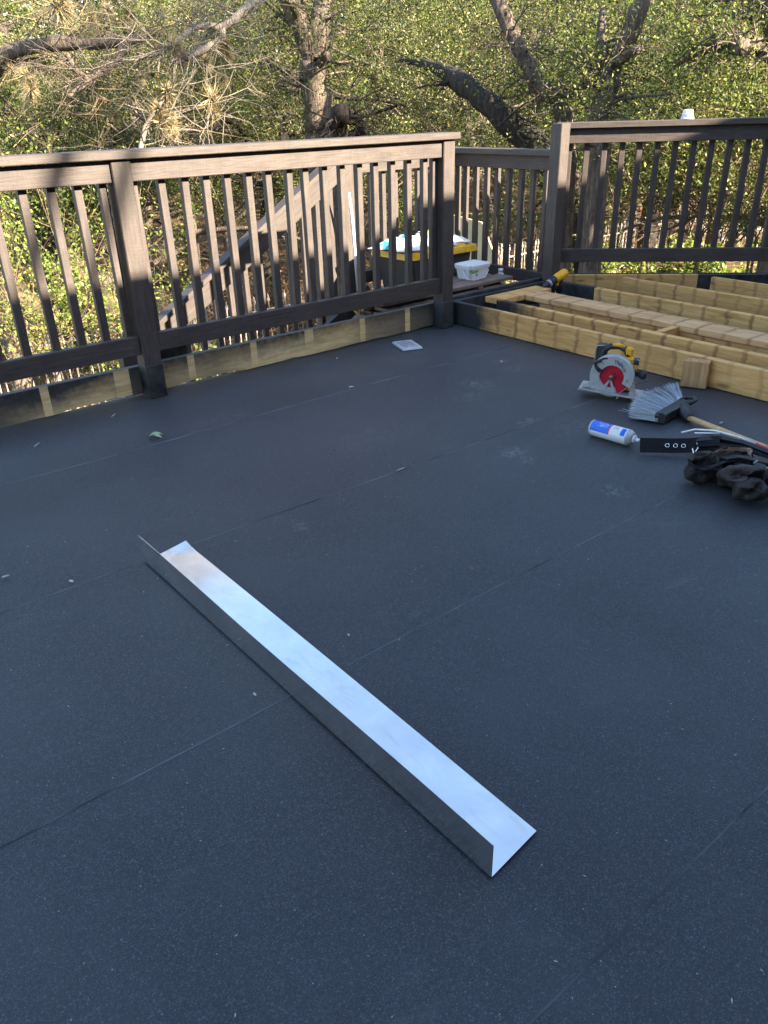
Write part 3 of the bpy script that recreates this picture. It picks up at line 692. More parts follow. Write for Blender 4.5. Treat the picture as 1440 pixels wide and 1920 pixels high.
# ------------------------------------------------------------------ circular saw
M['sawgrey'] = plain('cast_grey_metal', (0.46, 0.46, 0.45), 0.42, 0.25, 0.08)
M['plate'] = plain('worn_steel_plate', (0.55, 0.52, 0.51), 0.35, 0.6, 0.2, 12)
M['red'] = plain('red_blade_paint', (0.52, 0.012, 0.035), 0.3, 0.1, 0.2, 14)
M['sawyellow'] = plain('tool_yellow_plastic', (0.80, 0.40, 0.012), 0.4)
M['tooldark'] = plain('tool_black_rubber', (0.025, 0.025, 0.027), 0.55)
M['print'] = plain('black_print', (0.012, 0.012, 0.012), 0.6)
M['bolt'] = plain('dull_bolt', (0.20, 0.19, 0.15), 0.4, 0.7)
def saw():
    K = 0.87
    a = math.atan2(-0.262, 0.143)
    t = empty('circular_saw', (3.022, 2.097, 0.006), a, 'yellow and black cordless circular saw with red blade on the membrane', 'saw')
    t.scale = (K, K, K)
    C = (0, 0.118)
    ring_prism('upper_guard', 0.064, 0.116, math.radians(-28), math.radians(205), -0.004, 0.040, M['sawgrey'], t, *C)
    ring_prism('blade', 0.010, 0.098, 0, 2*PI, 0.010, 0.0125, M['red'], t, *C, 48)
    ring_prism('blade_teeth', 0.0975, 0.1005, 0, 2*PI, 0.0105, 0.0120, M['plate'], t, *C, 48)
    ring_prism('lower_guard', 0.060, 0.112, math.radians(196), math.radians(292), 0.002, 0.030, M['sawgrey'], t, *C)
    ring_prism('flange', 0.010, 0.023, 0, 2*PI, 0.002, 0.012, M['red'], t, *C, 24)
    b = lathe('hub_bolt', [(0.001, -0.012), (0.011, -0.011), (0.012, -0.006), (0.013, 0.012)], M['bolt'], t, 12, 'Y'); b.location = (0, 0, C[1])
    # triangular web of the lower guard
    o_, i_ = [(-0.014, 0.098), (0.002, 0.098), (0.032, 0.030), (0.010, 0.022), (-0.045, 0.040)], None
    prism('guard_web', [(-0.013, 0.100), (-0.004, 0.100), (-0.028, 0.045), (-0.046, 0.050)], -0.003, 0.006, M['sawgrey'], t, 0.001)
    prism('guard_web', [(-0.004, 0.1005), (0.004, 0.096), (0.033, 0.028), (0.015, 0.028), (-0.0035, 0.084)], -0.003, 0.006, M['sawgrey'], t, 0.001)
    prism('guard_web', [(-0.040, 0.052), (0.020, 0.040), (0.026, 0.024), (-0.046, 0.034)], -0.0035, 0.0055, M['sawgrey'], t, 0.001)
    # base plate tipped up a little because the saw leans on its guard
    p = beam('base_plate', (-0.165, 0.045, 0.044), (0.165, 0.045, 0.018), 0.165, 0.004, M['plate'], None); p.parent = t
    p2 = beam('plate_lip', (-0.160, -0.036, 0.050), (0.160, -0.036, 0.0245), 0.003, 0.007, M['plate'], None); p2.parent = t
    prism('guard_foot', [(-0.150, 0.047), (-0.105, 0.047), (-0.085, 0.11), (-0.105, 0.09), (-0.125, 0.065), (-0.15, 0.064)], 0.004, 0.03, M['sawgrey'], t, 0.002)
    tube('lift_lever', [(0.035, 0.0, 0.026), (0.045, -0.006, 0.014), (0.040, -0.010, 0.004)], [0.006, 0.007, 0.006], M['sawgrey'], t, 8)
    prism('front_bracket', [(0.095, 0.022), (0.135, 0.019), (0.128, 0.055), (0.120, 0.085), (0.108, 0.080), (0.104, 0.05)], 0.005, 0.020, M['plate'], t, 0.002)
    # motor and body
    m = lathe('motor_housing', [(0.001, 0.04), (0.050, 0.041), (0.052, 0.10), (0.046, 0.15), (0.001, 0.152)], M['sawyellow'], t, 24, 'Y'); m.location = (0.045, 0, 0.115)
    m2 = lathe('motor_cap', [(0.001, 0.149), (0.044, 0.150), (0.040, 0.172), (0.001, 0.174)], M['tooldark'], t, 24, 'Y'); m2.location = (0.045, 0, 0.115)
    ebx = lambda nm, lo, hi, mt, bv=0.006: (lambda o: setattr(o, 'location', (Vector(lo)+Vector(hi))/2))(ebox(nm, (0, 0, 0), Vector(hi)-Vector(lo), mt, None, bv) if False else _local_box(nm, lo, hi, mt, t, bv))
    ebx('gear_case', (0.02, 0.042, 0.10), (0.10, 0.075, 0.215), M['sawyellow'])
    ebx('vent_block', (0.082, 0.048, 0.175), (0.128, 0.105, 0.205), M['tooldark'])
    ebx('yellow_shoe', (0.095, 0.045, 0.150), (0.122, 0.09, 0.178), M['sawyellow'], 0.004)
    ebx('yellow_foot', (0.072, 0.042, 0.035), (0.118, 0.075, 0.085), M['sawyellow'], 0.005)
    ebx('dust_chute', (0.055, 0.043, 0.026), (0.110, 0.07, 0.040), M['tooldark'], 0.003)
    # rear handle loop, battery
    tube('handle', [(0.070, 0.078, 0.205), (0.055, 0.088, 0.245), (0.015, 0.092, 0.262), (-0.035, 0.092, 0.258), (-0.065, 0.090, 0.235), (-0.075, 0.088, 0.19), (-0.055, 0.085, 0.165)], [0.018, 0.018, 0.016, 0.017, 0.018, 0.018, 0.016], M['tooldark'], t, 12)
    tube('handle_inlay', [(0.045, 0.078, 0.262), (0.015, 0.080, 0.272), (-0.02, 0.080, 0.271)], [0.008, 0.011, 0.007], M['sawyellow'], t, 8)
    ebx('yellow_neck', (0.048, 0.066, 0.205), (0.088, 0.108, 0.262), M['sawyellow'], 0.008)
    ebx('battery', (-0.105, 0.075, 0.185), (-0.050, 0.150, 0.262), M['tooldark'], 0.008)
    tube('battery_rail', [(-0.107, 0.073, 0.175), (-0.110, 0.073, 0.235), (-0.100, 0.073, 0.262), (-0.06, 0.073, 0.266)], 0.0025, M['palewood'], t, 6)
    lathe('knob', [(0.001, 0), (0.012, 0.002), (0.014, 0.02), (0.026, 0.034), (0.028, 0.05), (0.018, 0.062), (0.001, 0.064)], M['tooldark'], t, 20, 'X').location = (0.110, 0.07, 0.125)
    tube('hex_key_wire', [(0.118, 0.05, 0.21), (0.128, 0.05, 0.205), (0.130, 0.05, 0.175)], 0.0022, M['plate'], t, 6)
    tube('depth_lever', [(-0.060, -0.006, 0.205), (-0.095, -0.008, 0.190), (-0.082, -0.012, 0.165), (-0.060, -0.014, 0.148)], [0.008, 0.010, 0.009, 0.011], M['tooldark'], t, 10)
    prism('arrow_slot', [(-0.10, 0.195), (-0.05, 0.222), (-0.03, 0.222), (-0.028, 0.215), (-0.06, 0.208), (-0.09, 0.188)], -0.0062, -0.0048, M['tooldark'], t)
    # print on the guard: one letter at a time round the arc
    for i, ch in enumerate('DEWALT'):
        an = math.radians(76-i*10.0); r = 0.081
        text_mesh('letter', ch, 0.023, M['print'], t, (C[0]+r*math.cos(an), -0.0055, C[1]+r*math.sin(an)), (PI/2, PI/2-an if False else 0, 0)).rotation_euler = (Matrix.Rotation(-(PI/2-an), 4, 'Y') @ Matrix.Rotation(PI/2, 4, 'X')).to_euler()
    for ch, an, sz_ in (('2"', -14, 0.017), ('10', 128, 0.015)):
        an = math.radians(an); r = 0.086 if an < 0 else 0.084
        text_mesh('mark', ch, sz_, M['print'], t, (C[0]+r*math.cos(an), -0.0055, C[1]+r*math.sin(an)), (PI/2, 0, 0))
def _local_box(nm, lo, hi, mt, parent, bv):
    s = Vector(hi)-Vector(lo)
    return link(nm, box_mesh(s.x, s.y, s.z, bv, mt), None, parent)
saw()

# ------------------------------------------------------------------ drill
def drill():
    t = empty('cordless_drill', (4.30, 3.50, 0.006), 0, 'yellow and black cordless drill standing behind the joists by the far post', 'drill')
    z = 0.195
    d = (Vector((-0.88, 0.12, -0.36))).normalized()      # the way the chuck points
    c = Vector((0, 0, z))
    def along(s): return c + d*s
    tube('motor_housing', [along(-0.085), along(-0.07), along(-0.01), along(0.02)], [0.022, 0.030, 0.031, 0.027], M['sawyellow'], t, 14)
    tube('gear_collar', [along(0.02), along(0.03), along(0.06), along(0.066)], [0.026, 0.029, 0.028, 0.024], M['tooldark'], t, 14)
    tube('clutch_ring', [along(0.066), along(0.08)], [0.025, 0.025], M['sawgrey'], t, 14)
    tube('chuck', [along(0.08), along(0.085), along(0.11), along(0.128)], [0.021, 0.022, 0.021, 0.010], M['tooldark'], t, 12)
    tube('bit', [along(0.128), along(0.165)], [0.003, 0.003], M['plate'], t, 6)
    h = along(-0.035)
    tube('handle', [h, h+Vector((0.005, 0.01, -0.06)), h+Vector((0.01, 0.02, -0.115))], [0.024, 0.020, 0.022], M['tooldark'], t, 12)
    tube('trigger', [h+d*0.028+Vector((0, 0, -0.030)), h+d*0.030+Vector((0, 0, -0.052))], [0.010, 0.010], M['sawyellow'], t, 8)
    b = beam('battery', h+Vector((0.01, 0.02, -0.165))-Vector((d.x, d.y, 0))*0.055, h+Vector((0.01, 0.02, -0.165))+Vector((d.x, d.y, 0))*0.065, 0.075, 0.075, M['tooldark'], None, bev=0.008); b.parent = t
    tube('belt_hook', [h+Vector((-0.045, 0.0, -0.10)), h+Vector((-0.05, -0.01, -0.12)), h+Vector((-0.05, -0.01, -0.165))], 0.003, M['plate'], t, 6)
drill()

# ------------------------------------------------------------------ offcut block
blk = empty('wood_offcut', (3.455, 1.925, 0.006), math.radians(-68), 'short tan wood offcut standing against the nearest joist', 'offcut')
bo = link('block', box_mesh(0.13, 0.118, 0.055, 0.003, M['cutwood']), None, blk); bo.rotation_euler = (0, PI/2, PI/2); bo.location = (0, 0, 0.066)
V, F = [], []
for i in range(26):
    x, y = random.uniform(-0.055, 0.055), random.uniform(-0.02, 0.022); dx, dy = random.uniform(-0.02, 0.02), random.uniform(-0.012, 0.012)
    tube_into(V, F, [(x, y, 0.130), (x+dx, y+dy, 0.131+random.uniform(0.002, 0.014))], [0.0016, 0.0006], 4)
link('torn_fibres', mesh_from('torn_fibres', V, F), M['cutwood'], blk)

# ------------------------------------------------------------------ broom
M['bristle'] = mat_leaf('grey_blue_bristle', [(0.0, (0.30, 0.33, 0.36)), (0.5, (0.52, 0.55, 0.58)), (1.0, (0.80, 0.82, 0.84))], 0.1, 0.5)
M['handlewood'] = (lambda k: k.fin(k.ramp(k.noise(k.coord((1, 18, 18)), 3, 4, 0.6, 0.5), [(0.3, (0.50, 0.28, 0.11)), (0.7, (0.68, 0.43, 0.20))]), 0.4))(N('varnished_handle_wood'))
def broom():
    t = empty('broom', (3.08, 1.735, 0.006), 0, 'angle broom with grey bristles and wooden handle lying on the membrane', 'broom')
    B = Vector(t.location)
    def P(x, y, z): return Vector((x, y, z)) - Vector((B.x, B.y, 0))
    # head runs between these two points, bristles fan out from it
    h0, h1 = Vector((2.895, 1.752, 0)), Vector((3.150, 1.795, 0))
    t0, t1 = Vector((2.855, 1.862, 0)), Vector((3.335, 1.945, 0))
    r = random.Random(4); V, F = [], []
    for i in range(1500):
        u = r.random(); w = r.random()
        a = h0.lerp(h1, u); b = t0.lerp(t1, u) + Vector((-0.03*math.sin(u*PI), 0.055*math.sin(u*PI), 0))
        ext = 1.0 - 0.10*r.random()**2
        a.z = 0.008+0.034*w; b.z = 0.004+0.05*w*(0.6+0.4*r.random())
        mid = a.lerp(b, 0.5) + Vector((r.uniform(-.006, .006), r.uniform(-.006, .006), r.uniform(-.003, .006)))
        e = a.lerp(b, ext) + Vector((r.uniform(-.012, .012), r.uniform(-.012, .012), r.uniform(-.002, .004)))
        if i % 60 == 0: e += Vector((r.uniform(-.05, .05), r.uniform(-.02, .05), 0.01))
        tube_into(V, F, [a - Vector((B.x, B.y, 0)), mid - Vector((B.x, B.y, 0)), e - Vector((B.x, B.y, 0))], [0.0013, 0.0013, 0.0008], 3, False)
    tag(link('bristles', mesh_from('bristles', V, F), M['bristle'], t), kind='stuff')
    # plastic head: a shallow wedge with a rib opening
    def q(u, o_, z): 
        a = h0.lerp(h1, u); b = t0.lerp(t1, u); d = (b-a).normalized(); c = a + d*o_
        return (c.x-B.x, c.y-B.y, z)
    nn = 10; Vh, Fh = [], []
    for i in range(nn+1):
        u = i/nn; bk = -0.030-0.045*max(0, (u-0.25))*1.3
        for o_, z in ((0.014, 0.004), (0.014, 0.046), (bk*0.5, 0.052), (bk, 0.044), (bk, 0.006)): Vh.append(q(u, o_, z))
    for i in range(nn):
        for k in range(5):
            a = i*5+k; b = i*5+(k+1) % 5; Fh.append((a, b, b+5, a+5))
    Fh.append((4, 3, 2, 1, 0)); Fh.append(tuple(nn*5+k for k in range(5)))
    bm = bmesh.new(); me = mesh_from('h', Vh, Fh); bm.from_mesh(me)
    link('head', bm_mesh('head', bm), M['tooldark'], t)
    tube('socket', [P(3.075, 1.755, 0.030), P(3.030, 1.705, 0.022), P(3.005, 1.668, 0.019)], [0.026, 0.024, 0.019], M['tooldark'], t, 14)
    tube('hang_ring', [P(3.110, 1.735, 0.045), P(3.155, 1.735, 0.050), P(3.175, 1.765, 0.050), P(3.150, 1.790, 0.048), P(3.110, 1.785, 0.046)], 0.009, M['tooldark'], t, 8)
    tube('handle', [P(3.010, 1.680, 0.019), P(2.965, 1.490, 0.022), P(2.915, 1.288, 0.026), P(2.910, 1.270, 0.026)], [0.0125, 0.0130, 0.0132, 0.012], M['handlewood'], t, 16)
broom()

# ------------------------------------------------------------------ spray can
def can():
    p0 = Vector((2.590, 1.862, 0)); p1 = Vector((2.608, 1.642, 0)); d = (p1-p0).normalized()
    t = empty('spray_can', (p0.x, p0.y, 0.006+0.033), math.atan2(d.y, d.x), 'white and blue spray can lying on its side by a black belt', 'can')
    k = N('can_print'); tc = k.n('ShaderNodeTexCoord'); s3 = k.n('ShaderNodeSeparateXYZ'); k.l(tc.outputs['Object'], s3.inputs[0])
    X, Y, Z = s3.outputs
    # printed sleeve: blue panel on the upper half of the first part, red edge, small blue band by the shoulder
    ang = k.math('ARCTAN2', Z, k.math('MULTIPLY', Y, -1.0))       # 0 faces the viewer side, pi/2 is up
    def band(v, a, b): return k.math('MULTIPLY', k.math('GREATER_THAN', v, a), k.math('LESS_THAN', v, b))
    up = band(ang, 0.05, 2.6)
    blue = k.math('MULTIPLY', band(X, 0.006, 0.092), up); red = k.math('MULTIPLY', band(X, 0.088, 0.094), up)
    b2 = k.math('MULTIPLY', band(X, 0.143, 0.163), band(ang, 0.35, 1.5))
    c = k.mix(k.math('MAXIMUM', blue, b2), (0.74, 0.74, 0.72), (0.008, 0.13, 0.66)); c = k.mix(red, c, (0.65, 0.05, 0.08))
    ln = k.n('ShaderNodeTexNoise'); ln.inputs['Scale'].default_value = 1.0; k.l(k.coord((260, 420, 420), False), ln.inputs['Vector'])
    pr = k.math('MULTIPLY', k.math('GREATER_THAN', ln.outputs['Fac'], 0.56), k.math('MULTIPLY', band(X, 0.035, 0.080), band(ang, 0.75, 1.55)))
    c = k.mix(k.math('MULTIPLY', pr, 0.8), c, (0.7, 0.75, 0.8))
    pr2 = k.math('MULTIPLY', k.math('GREATER_THAN', ln.outputs['Fac'], 0.53), k.math('MULTIPLY', band(X, 0.104, 0.128), band(ang, 0.95, 1.35)))
    c = k.mix(k.math('MULTIPLY', pr2, 0.8), c, (0.08, 0.10, 0.16))
    mat = k.fin(c, 0.3)
    lathe('body', [(0.001, 0.003), (0.030, 0.0), (0.0328, 0.004), (0.0328, 0.166), (0.0322, 0.168)], mat, t, 32, 'X')
    lathe('bottom_rim', [(0.0305, -0.001), (0.0334, -0.001), (0.0334, 0.005), (0.0326, 0.006)], M['sawgrey'], t, 32, 'X')
    lathe('shoulder', [(0.0334, 0.167), (0.0334, 0.172), (0.031, 0.176), (0.026, 0.186), (0.022, 0.191), (0.001, 0.192)], M['sawgrey'], t, 32, 'X')
    lathe('valve_cup', [(0.016, 0.191), (0.017, 0.198), (0.010, 0.201), (0.001, 0.201)], M['white'], t, 24, 'X')
    lathe('nozzle', [(0.007, 0.200), (0.007, 0.215), (0.005, 0.218), (0.001, 0.218)], M['white'], t, 16, 'X')
can()

# ------------------------------------------------------------------ tool belt
M['strap'] = plain('black_webbing', (0.016, 0.016, 0.018), 0.85, 0, 0.3, 200, 0.2, 0.2)
def mat_leather():
    k = N('dark_suede_leather'); v = k.coord((1, 1, 1)); f = k.noise(v, 11, 5, 0.65)
    c = k.ramp(f, [(0.35, (0.008, 0.007, 0.007)), (0.55, (0.022, 0.017, 0.016)), (0.72, (0.075, 0.058, 0.053))])
    k.bump(k.noise(v, 60, 4), 0.35, 0.003); return k.fin(c, 0.62, 0, 0.35)
M['leather'] = mat_leather(); M['lining'] = plain('tan_leather_lining', (0.36, 0.25, 0.21), 0.7, 0, 0.2, 20)
M['steel'] = plain('bright_buckle_steel', (0.75, 0.74, 0.70), 0.22, 1.0, 0.05)
def belt():
    t = empty('tool_belt', (2.62, 1.30, 0.006), 0, 'black leather tool belt with pouches and eyelet strap at the right edge', 'tool belt')
    B = Vector((2.655, 1.325, 0))
    def band(name, pts, wid, thick, mat, tilt=None):
        V, F = [], []; m = len(pts)
        for i, p in enumerate(pts):
            p = Vector(p); d = (Vector(pts[min(i+1, m-1)])-Vector(pts[max(i-1, 0)])).normalized()
            s = d.cross(Vector((0, 0, 1)));
            s = s.normalized() if s.length > 1e-4 else Vector((1, 0, 0))
            tl = tilt[i] if tilt else 0.0
            s = s*math.cos(tl) + Vector((0, 0, 1))*math.sin(tl); nn = s.cross(d).normalized()
            if nn.z < 0: nn = -nn
            for a, b in ((-1, 0), (1, 0), (1, 1), (-1, 1)): V.append(p + s*(a*wid/2) + nn*(b*thick) - B)
        for i in range(m-1):
            for k in range(4):
                a = i*4+k; b = i*4+(k+1) % 4; F.append((a, b, b+4, a+4))
        F.append((3, 2, 1, 0)); F.append(tuple((m-1)*4+k for k in range(4)))
        bm = bmesh.new(); me = mesh_from(name, V, F); bm.from_mesh(me); return link(name, bm_mesh(name, bm), mat, t)
    st = [(2.618, 1.650, 0.001), (2.66, 1.605, 0.002), (2.70, 1.560, 0.003), (2.745, 1.512, 0.006), (2.78, 1.47, 0.016), (2.80, 1.42, 0.03)]
    st = [(p[0], p[1], p[2]+0.025) for p in st]
    sp = band('strap', st, 0.058, 0.0035, M['strap'], [-0.95, -1.0, -1.02, -1.0, -0.9, -0.8])
    for x, y in ((2.687, 1.574), (2.708, 1.551), (2.729, 1.529)):
        V, F = [], []
        for k in range(16):
            a = 2*PI*k/16; V.append((0.0075*math.cos(a), 0.0075*math.sin(a), 0)); 
        pts = [(0.0075*math.cos(2*PI*k/16), 0.0075*math.sin(2*PI*k/16), 0) for k in range(17)]
        e = tube('eyelet', pts, 0.0022, M['steel'], t, 6); e.location = (x-B.x-0.004, y-B.y-0.004, 0.031); e.rotation_euler = Vector((-0.6, -0.57, 0.62)).to_track_quat('Z', 'Y').to_euler()
    # long webbing body of the belt
    band('belt_body', [(2.765, 1.490, 0.022), (2.80, 1.42, 0.030), (2.82, 1.34, 0.034), (2.815, 1.26, 0.034), (2.80, 1.16, 0.030), (2.78, 1.02, 0.022), (2.75, 0.86, 0.012)], 0.075, 0.012, M['strap'], [0.5, 0.7, 0.8, 0.8, 0.7, 0.5, 0.3])
    band('padding', [(2.78, 1.505, 0.035), (2.825, 1.43, 0.050), (2.84, 1.34, 0.052), (2.83, 1.22, 0.048), (2.80, 1.05, 0.03)], 0.045, 0.014, M['black'], [0.7, 0.9, 0.9, 0.8, 0.6])
    bk = [(2.728, 1.478, 0.012), (2.762, 1.512, 0.030), (2.772, 1.503, 0.052), (2.738, 1.470, 0.034), (2.728, 1.478, 0.012)]
    tube('buckle', [Vector(p)-B for p in bk], 0.0035, M['steel'], t, 8)
    for x, y in ((2.79, 1.325), (2.785, 1.300)):
        rv = lathe('rivet', [(0.001, 0), (0.006, 0), (0.006, 0.002), (0.002, 0.004), (0.0005, 0.004)], M['steel'], t, 12); rv.location = (x-B.x, y-B.y, 0.066)
    tube('snap_ring', [Vector((2.695+0.018*math.cos(a), 1.165+0.010*math.sin(a), 0.062+0.018*math.sin(a)))-B for a in [2*PI*k/14 for k in range(15)]], 0.0022, M['steel'], t, 6)
    def pouch(name, loc, yaw, w, d, h, lie, seed, lining=False, shut=False):
        """a soft open bag: rings from the closed bottom to the open mouth, lying over by 'lie'"""
        r = random.Random(seed); ph = [r.uniform(0, 6.28) for _ in range(6)]; n = 28
        prof = [(0.05, 0.0), (0.55, 0.005), (0.85, 0.06), (0.98, 0.22), (1.02, 0.42), (0.96, 0.62), (0.90, 0.82), (0.95, 1.0), (0.90, 1.0), (0.84, 0.82), (0.86, 0.6), (0.7, 0.45), (0.05, 0.40)]
        if shut: prof = [(0.05, 0.0), (0.55, 0.005), (0.85, 0.06), (0.98, 0.22), (1.02, 0.42), (0.98, 0.60), (0.90, 0.78), (0.72, 0.92), (0.45, 0.99), (0.30, 0.95), (0.05, 0.93)]
        V, F = [], []
        for i, (q, hh) in enumerate(prof):
            for k in range(n):
                a = 2*PI*k/n
                cx = math.copysign(abs(math.cos(a))**0.75, math.cos(a)); sy = math.copysign(abs(math.sin(a))**0.75, math.sin(a))
                wr = 1 + 0.07*math.sin(3*a+ph[0]+4*hh)+0.05*math.sin(5*a+ph[1]-7*hh)+0.03*math.sin(9*a+ph[2]+11*hh)
                dip = 0.10*math.sin(2*a+ph[3])*hh + 0.05*math.sin(3*a+ph[4])*hh
                V.append(Vector((cx*w/2*q*wr, sy*d/2*q*wr, 0.9*h*(hh+dip*(0.5+hh)))))
        for i in range(len(prof)-1):
            for k in range(n):
                a = i*n+k; b = i*n+(k+1) % n; F.append((a, b, b+n, a+n))
        F.append(tuple(range(n))[::-1]); F.append(tuple((len(prof)-1)*n+k for k in range(n)))
        me = mesh_from(name, V, F, True); me.materials.append(M['leather'])
        if lining:
            me.materials.append(M['lining'])
            for p in me.polygons:
                if 7*n <= p.index < 12*n: p.material_index = 1
        o = link(name, me, None, t)
        mt = Matrix.Rotation(yaw, 4, 'Z') @ Matrix.Rotation(lie, 4, 'X')
        mn = min((mt @ v).z for v in V); o.matrix_local = Matrix.Translation(Vector(loc)-B-Vector((0, 0, mn-0.001))) @ mt
        if not shut:
            tr = tube('mouth_trim', [V[7*n + k % n]*1.0 for k in range(n+1)], 0.0028, M['strap'], o, 6)
        sub = o.modifiers.new('soft', 'SUBSURF'); sub.levels = 2; sub.render_levels = 2
        tx = bpy.data.textures.new('folds', 'CLOUDS'); tx.noise_scale = 0.028; tx.noise_depth = 2
        dm = o.modifiers.new('folds', 'DISPLACE'); dm.texture = tx; dm.strength = 0.015; dm.mid_level = 0.5; dm.texture_coords = 'LOCAL'
        return o
    pouch('pouch', (2.545, 1.340, 0), math.radians(-38), 0.120, 0.085, 0.085, 0.25, 2)
    pouch('pouch', (2.600, 1.235, 0), math.radians(-48), 0.150, 0.085, 0.150, 1.05, 9, False, True)
    pouch('pouch', (2.690, 1.310, 0), math.radians(-60), 0.150, 0.075, 0.105, 0.65, 14, True)
    pouch('pouch', (2.535, 1.165, 0), math.radians(-40), 0.110, 0.080, 0.095, 1.25, 21, False, True)
    pouch('pouch', (2.655, 1.090, 0), math.radians(-40), 0.160, 0.080, 0.12, 0.8, 31, False, True)
    band('flap', [(2.60, 1.30, 0.085), (2.64, 1.27, 0.094), (2.68, 1.22, 0.088), (2.71, 1.17, 0.078)], 0.085, 0.004, M['leather'], [0.3, 0.2, 0.1, 0.2])
    band('hammer_loop', [(2.585, 1.235, 0.075), (2.60, 1.215, 0.088), (2.625, 1.185, 0.080), (2.635, 1.165, 0.060)], 0.024, 0.003, M['leather'], [0.2, 0.2, 0.3, 0.4])
    band('webbing', [(2.52, 1.30, 0.070), (2.57, 1.275, 0.088), (2.62, 1.245, 0.094), (2.665, 1.205, 0.088), (2.70, 1.15, 0.07)], 0.022, 0.003, M['strap'], [0.3, 0.15, 0.1, 0.2, 0.3])
    band('webbing', [(2.56, 1.215, 0.05), (2.60, 1.24, 0.083), (2.655, 1.275, 0.096), (2.71, 1.30, 0.09), (2.77, 1.32, 0.06)], 0.020, 0.003, M['strap'], [0.4, 0.2, 0.1, 0.1, 0.3])
    for p0, p1 in (((2.580, 1.330, 0.080), (2.598, 1.312, 0.088)), ((2.638, 1.205, 0.085), (2.648, 1.193, 0.098)), ((2.600, 1.105, 0.055), (2.585, 1.095, 0.03))):
        tube('edge_trim', [Vector(p0)-B, Vector(p1)-B], 0.0024, M['steel'], t, 6)
belt()
rod = empty('marking_rod', (2.82, 1.4, 0.03), 0, 'thin white rod with a red tip lying across the tool belt', 'rod')
_B = Vector((2.82, 1.4, 0.03))
tube('shaft', [Vector(p)-_B for p in ((2.79, 1.575, 0.045), (2.82, 1.535, 0.062), (2.838, 1.46, 0.074), (2.838, 1.36, 0.076), (2.830, 1.285, 0.072))], [0.0035, 0.004, 0.004, 0.0045, 0.0045], M['paper'], rod, 8)
tube('red_tip', [Vector(p)-_B for p in ((2.830, 1.285, 0.072), (2.826, 1.24, 0.067), (2.81, 1.10, 0.060))], [0.006, 0.006, 0.006], plain('red_rubber', (0.62, 0.03, 0.05), 0.45), rod, 8)
o = tube('wire_bit', [(2.795, 1.52, 0.058), (2.805, 1.475, 0.068), (2.822, 1.43, 0.075)], 0.003, M['paper'], None, 6); tag(o, 'short white stick beside the thin rod on the tool belt', 'stick')

# ------------------------------------------------------------------ small things on the membrane
M['lidplastic'] = plain('milky_clear_lid', (0.55, 0.60, 0.64), 0.18, 0, 0.05)
M['lidcentre'] = plain('dusty_clear_lid_panel', (0.33, 0.36, 0.40), 0.2, 0, 0.25, 60)
lid = empty('container_lid', (2.927, 3.457, 0.006), math.atan2(-0.18, -0.062)+PI/2, 'clear plastic container lid lying near the left rim board', 'lid')
tapered('rim', 0.118, 0.176, 0.0, 0.010, 1.03, M['lidplastic'], lid, 0.018)
tapered('panel', 0.088, 0.140, 0.0100, 0.0112, 1.0, M['lidcentre'], lid, 0.012)
def leaf_outline(L, w, mat, name, n=8):
    V, F = [], []
    for i in range(n+1):
        f = i/n; ww = w/2*math.sin(PI*min(1, f*0.96+0.02))**0.8; z = 0.012*math.sin(f*PI)
        V += [(f*L, -ww, z+0.005), (f*L, 0, z), (f*L, ww, z+0.005)]
    for i in range(n):
        a = i*3; F += [(a, a+3, a+4, a+1), (a+1, a+4, a+5, a+2)]
    return mesh_from(name, V, F, True)
sprig = empty('leaf_sprig', (1.17, 3.118, 0.008), 0, 'pale green two-leaf sprig lying on the membrane', 'leaf')
M['paleleaf'] = plain('pale_green_leaf', (0.34, 0.42, 0.24), 0.5, 0, 0.15)
for a_, L in ((-0.25, 0.058), (-0.95, 0.062)):
    o = link('leaf', leaf_outline(L, 0.026, None, 'leaf'), M['paleleaf'], sprig); o.rotation_euler = (0, 0, a_)
M['chip'] = plain('pale_wood_chip', (0.50, 0.47, 0.42), 0.7)
chips = [((70, 834), 0.050, 0.006, 'thin pale twig on the membrane at the far left', 0.1), ((213, 779), 0.045, 0.005, 'thin pale splinter on the membrane below the left post', 0.05), ((659, 726), 0.028, 0.012, 'small white chip halfway between the clear lid and the left rim board', -0.9), ((752, 880), 0.045, 0.005, 'thin pale splinter in the middle of the membrane', -0.6),
         ((11, 1081), 0.022, 0.010, 'grey chip on the membrane at the left edge', -0.7), ((134, 1090), 0.018, 0.010, 'rounded white chip left of the flashing', 1.2), ((478, 1302), 0.014, 0.006, 'tiny white chip just left of the flashing', 0.8), ((1352, 793), 0.025, 0.010, 'white flake on the membrane right of the broom head', -0.6),
         ((654, 1191), 0.010, 0.006, 'tiny white crumb just right of the flashing', 0.3), ((940, 678), 0.026, 0.012, 'small white flake near the nearest joist', 0.2), ((632, 672), 0.030, 0.010, 'pale flake beside the left rim board', 0.1), ((1269, 846), 0.014, 0.008, 'tiny white crumb in front of the belt strap', 0.2)]
for i, ((x, y), L, w, lab, a_) in enumerate(chips):
    p = atz(x, y, 0.008); V, F = [], []; r = random.Random(i)
    tube_into(V, F, [(-L/2, 0, 0.001), (-L*0.2, w*0.2*r.uniform(-1, 1), 0.003), (L*0.2, w*0.25*r.uniform(-1, 1), 0.003), (L/2, 0, 0.001)], [w*0.22, w*0.5, w*0.42, w*0.15], 5)
    for v in V: v.z = 0.0005+max(0, v.z)*0.6
    o = link('wood_chip', mesh_from('wood_chip', V, F), M['chip']); o.location = p; o.rotation_euler = (0, 0, HEAD*-1+PI/2+a_); tag(o, lab, 'chip', 'scraps on the membrane')
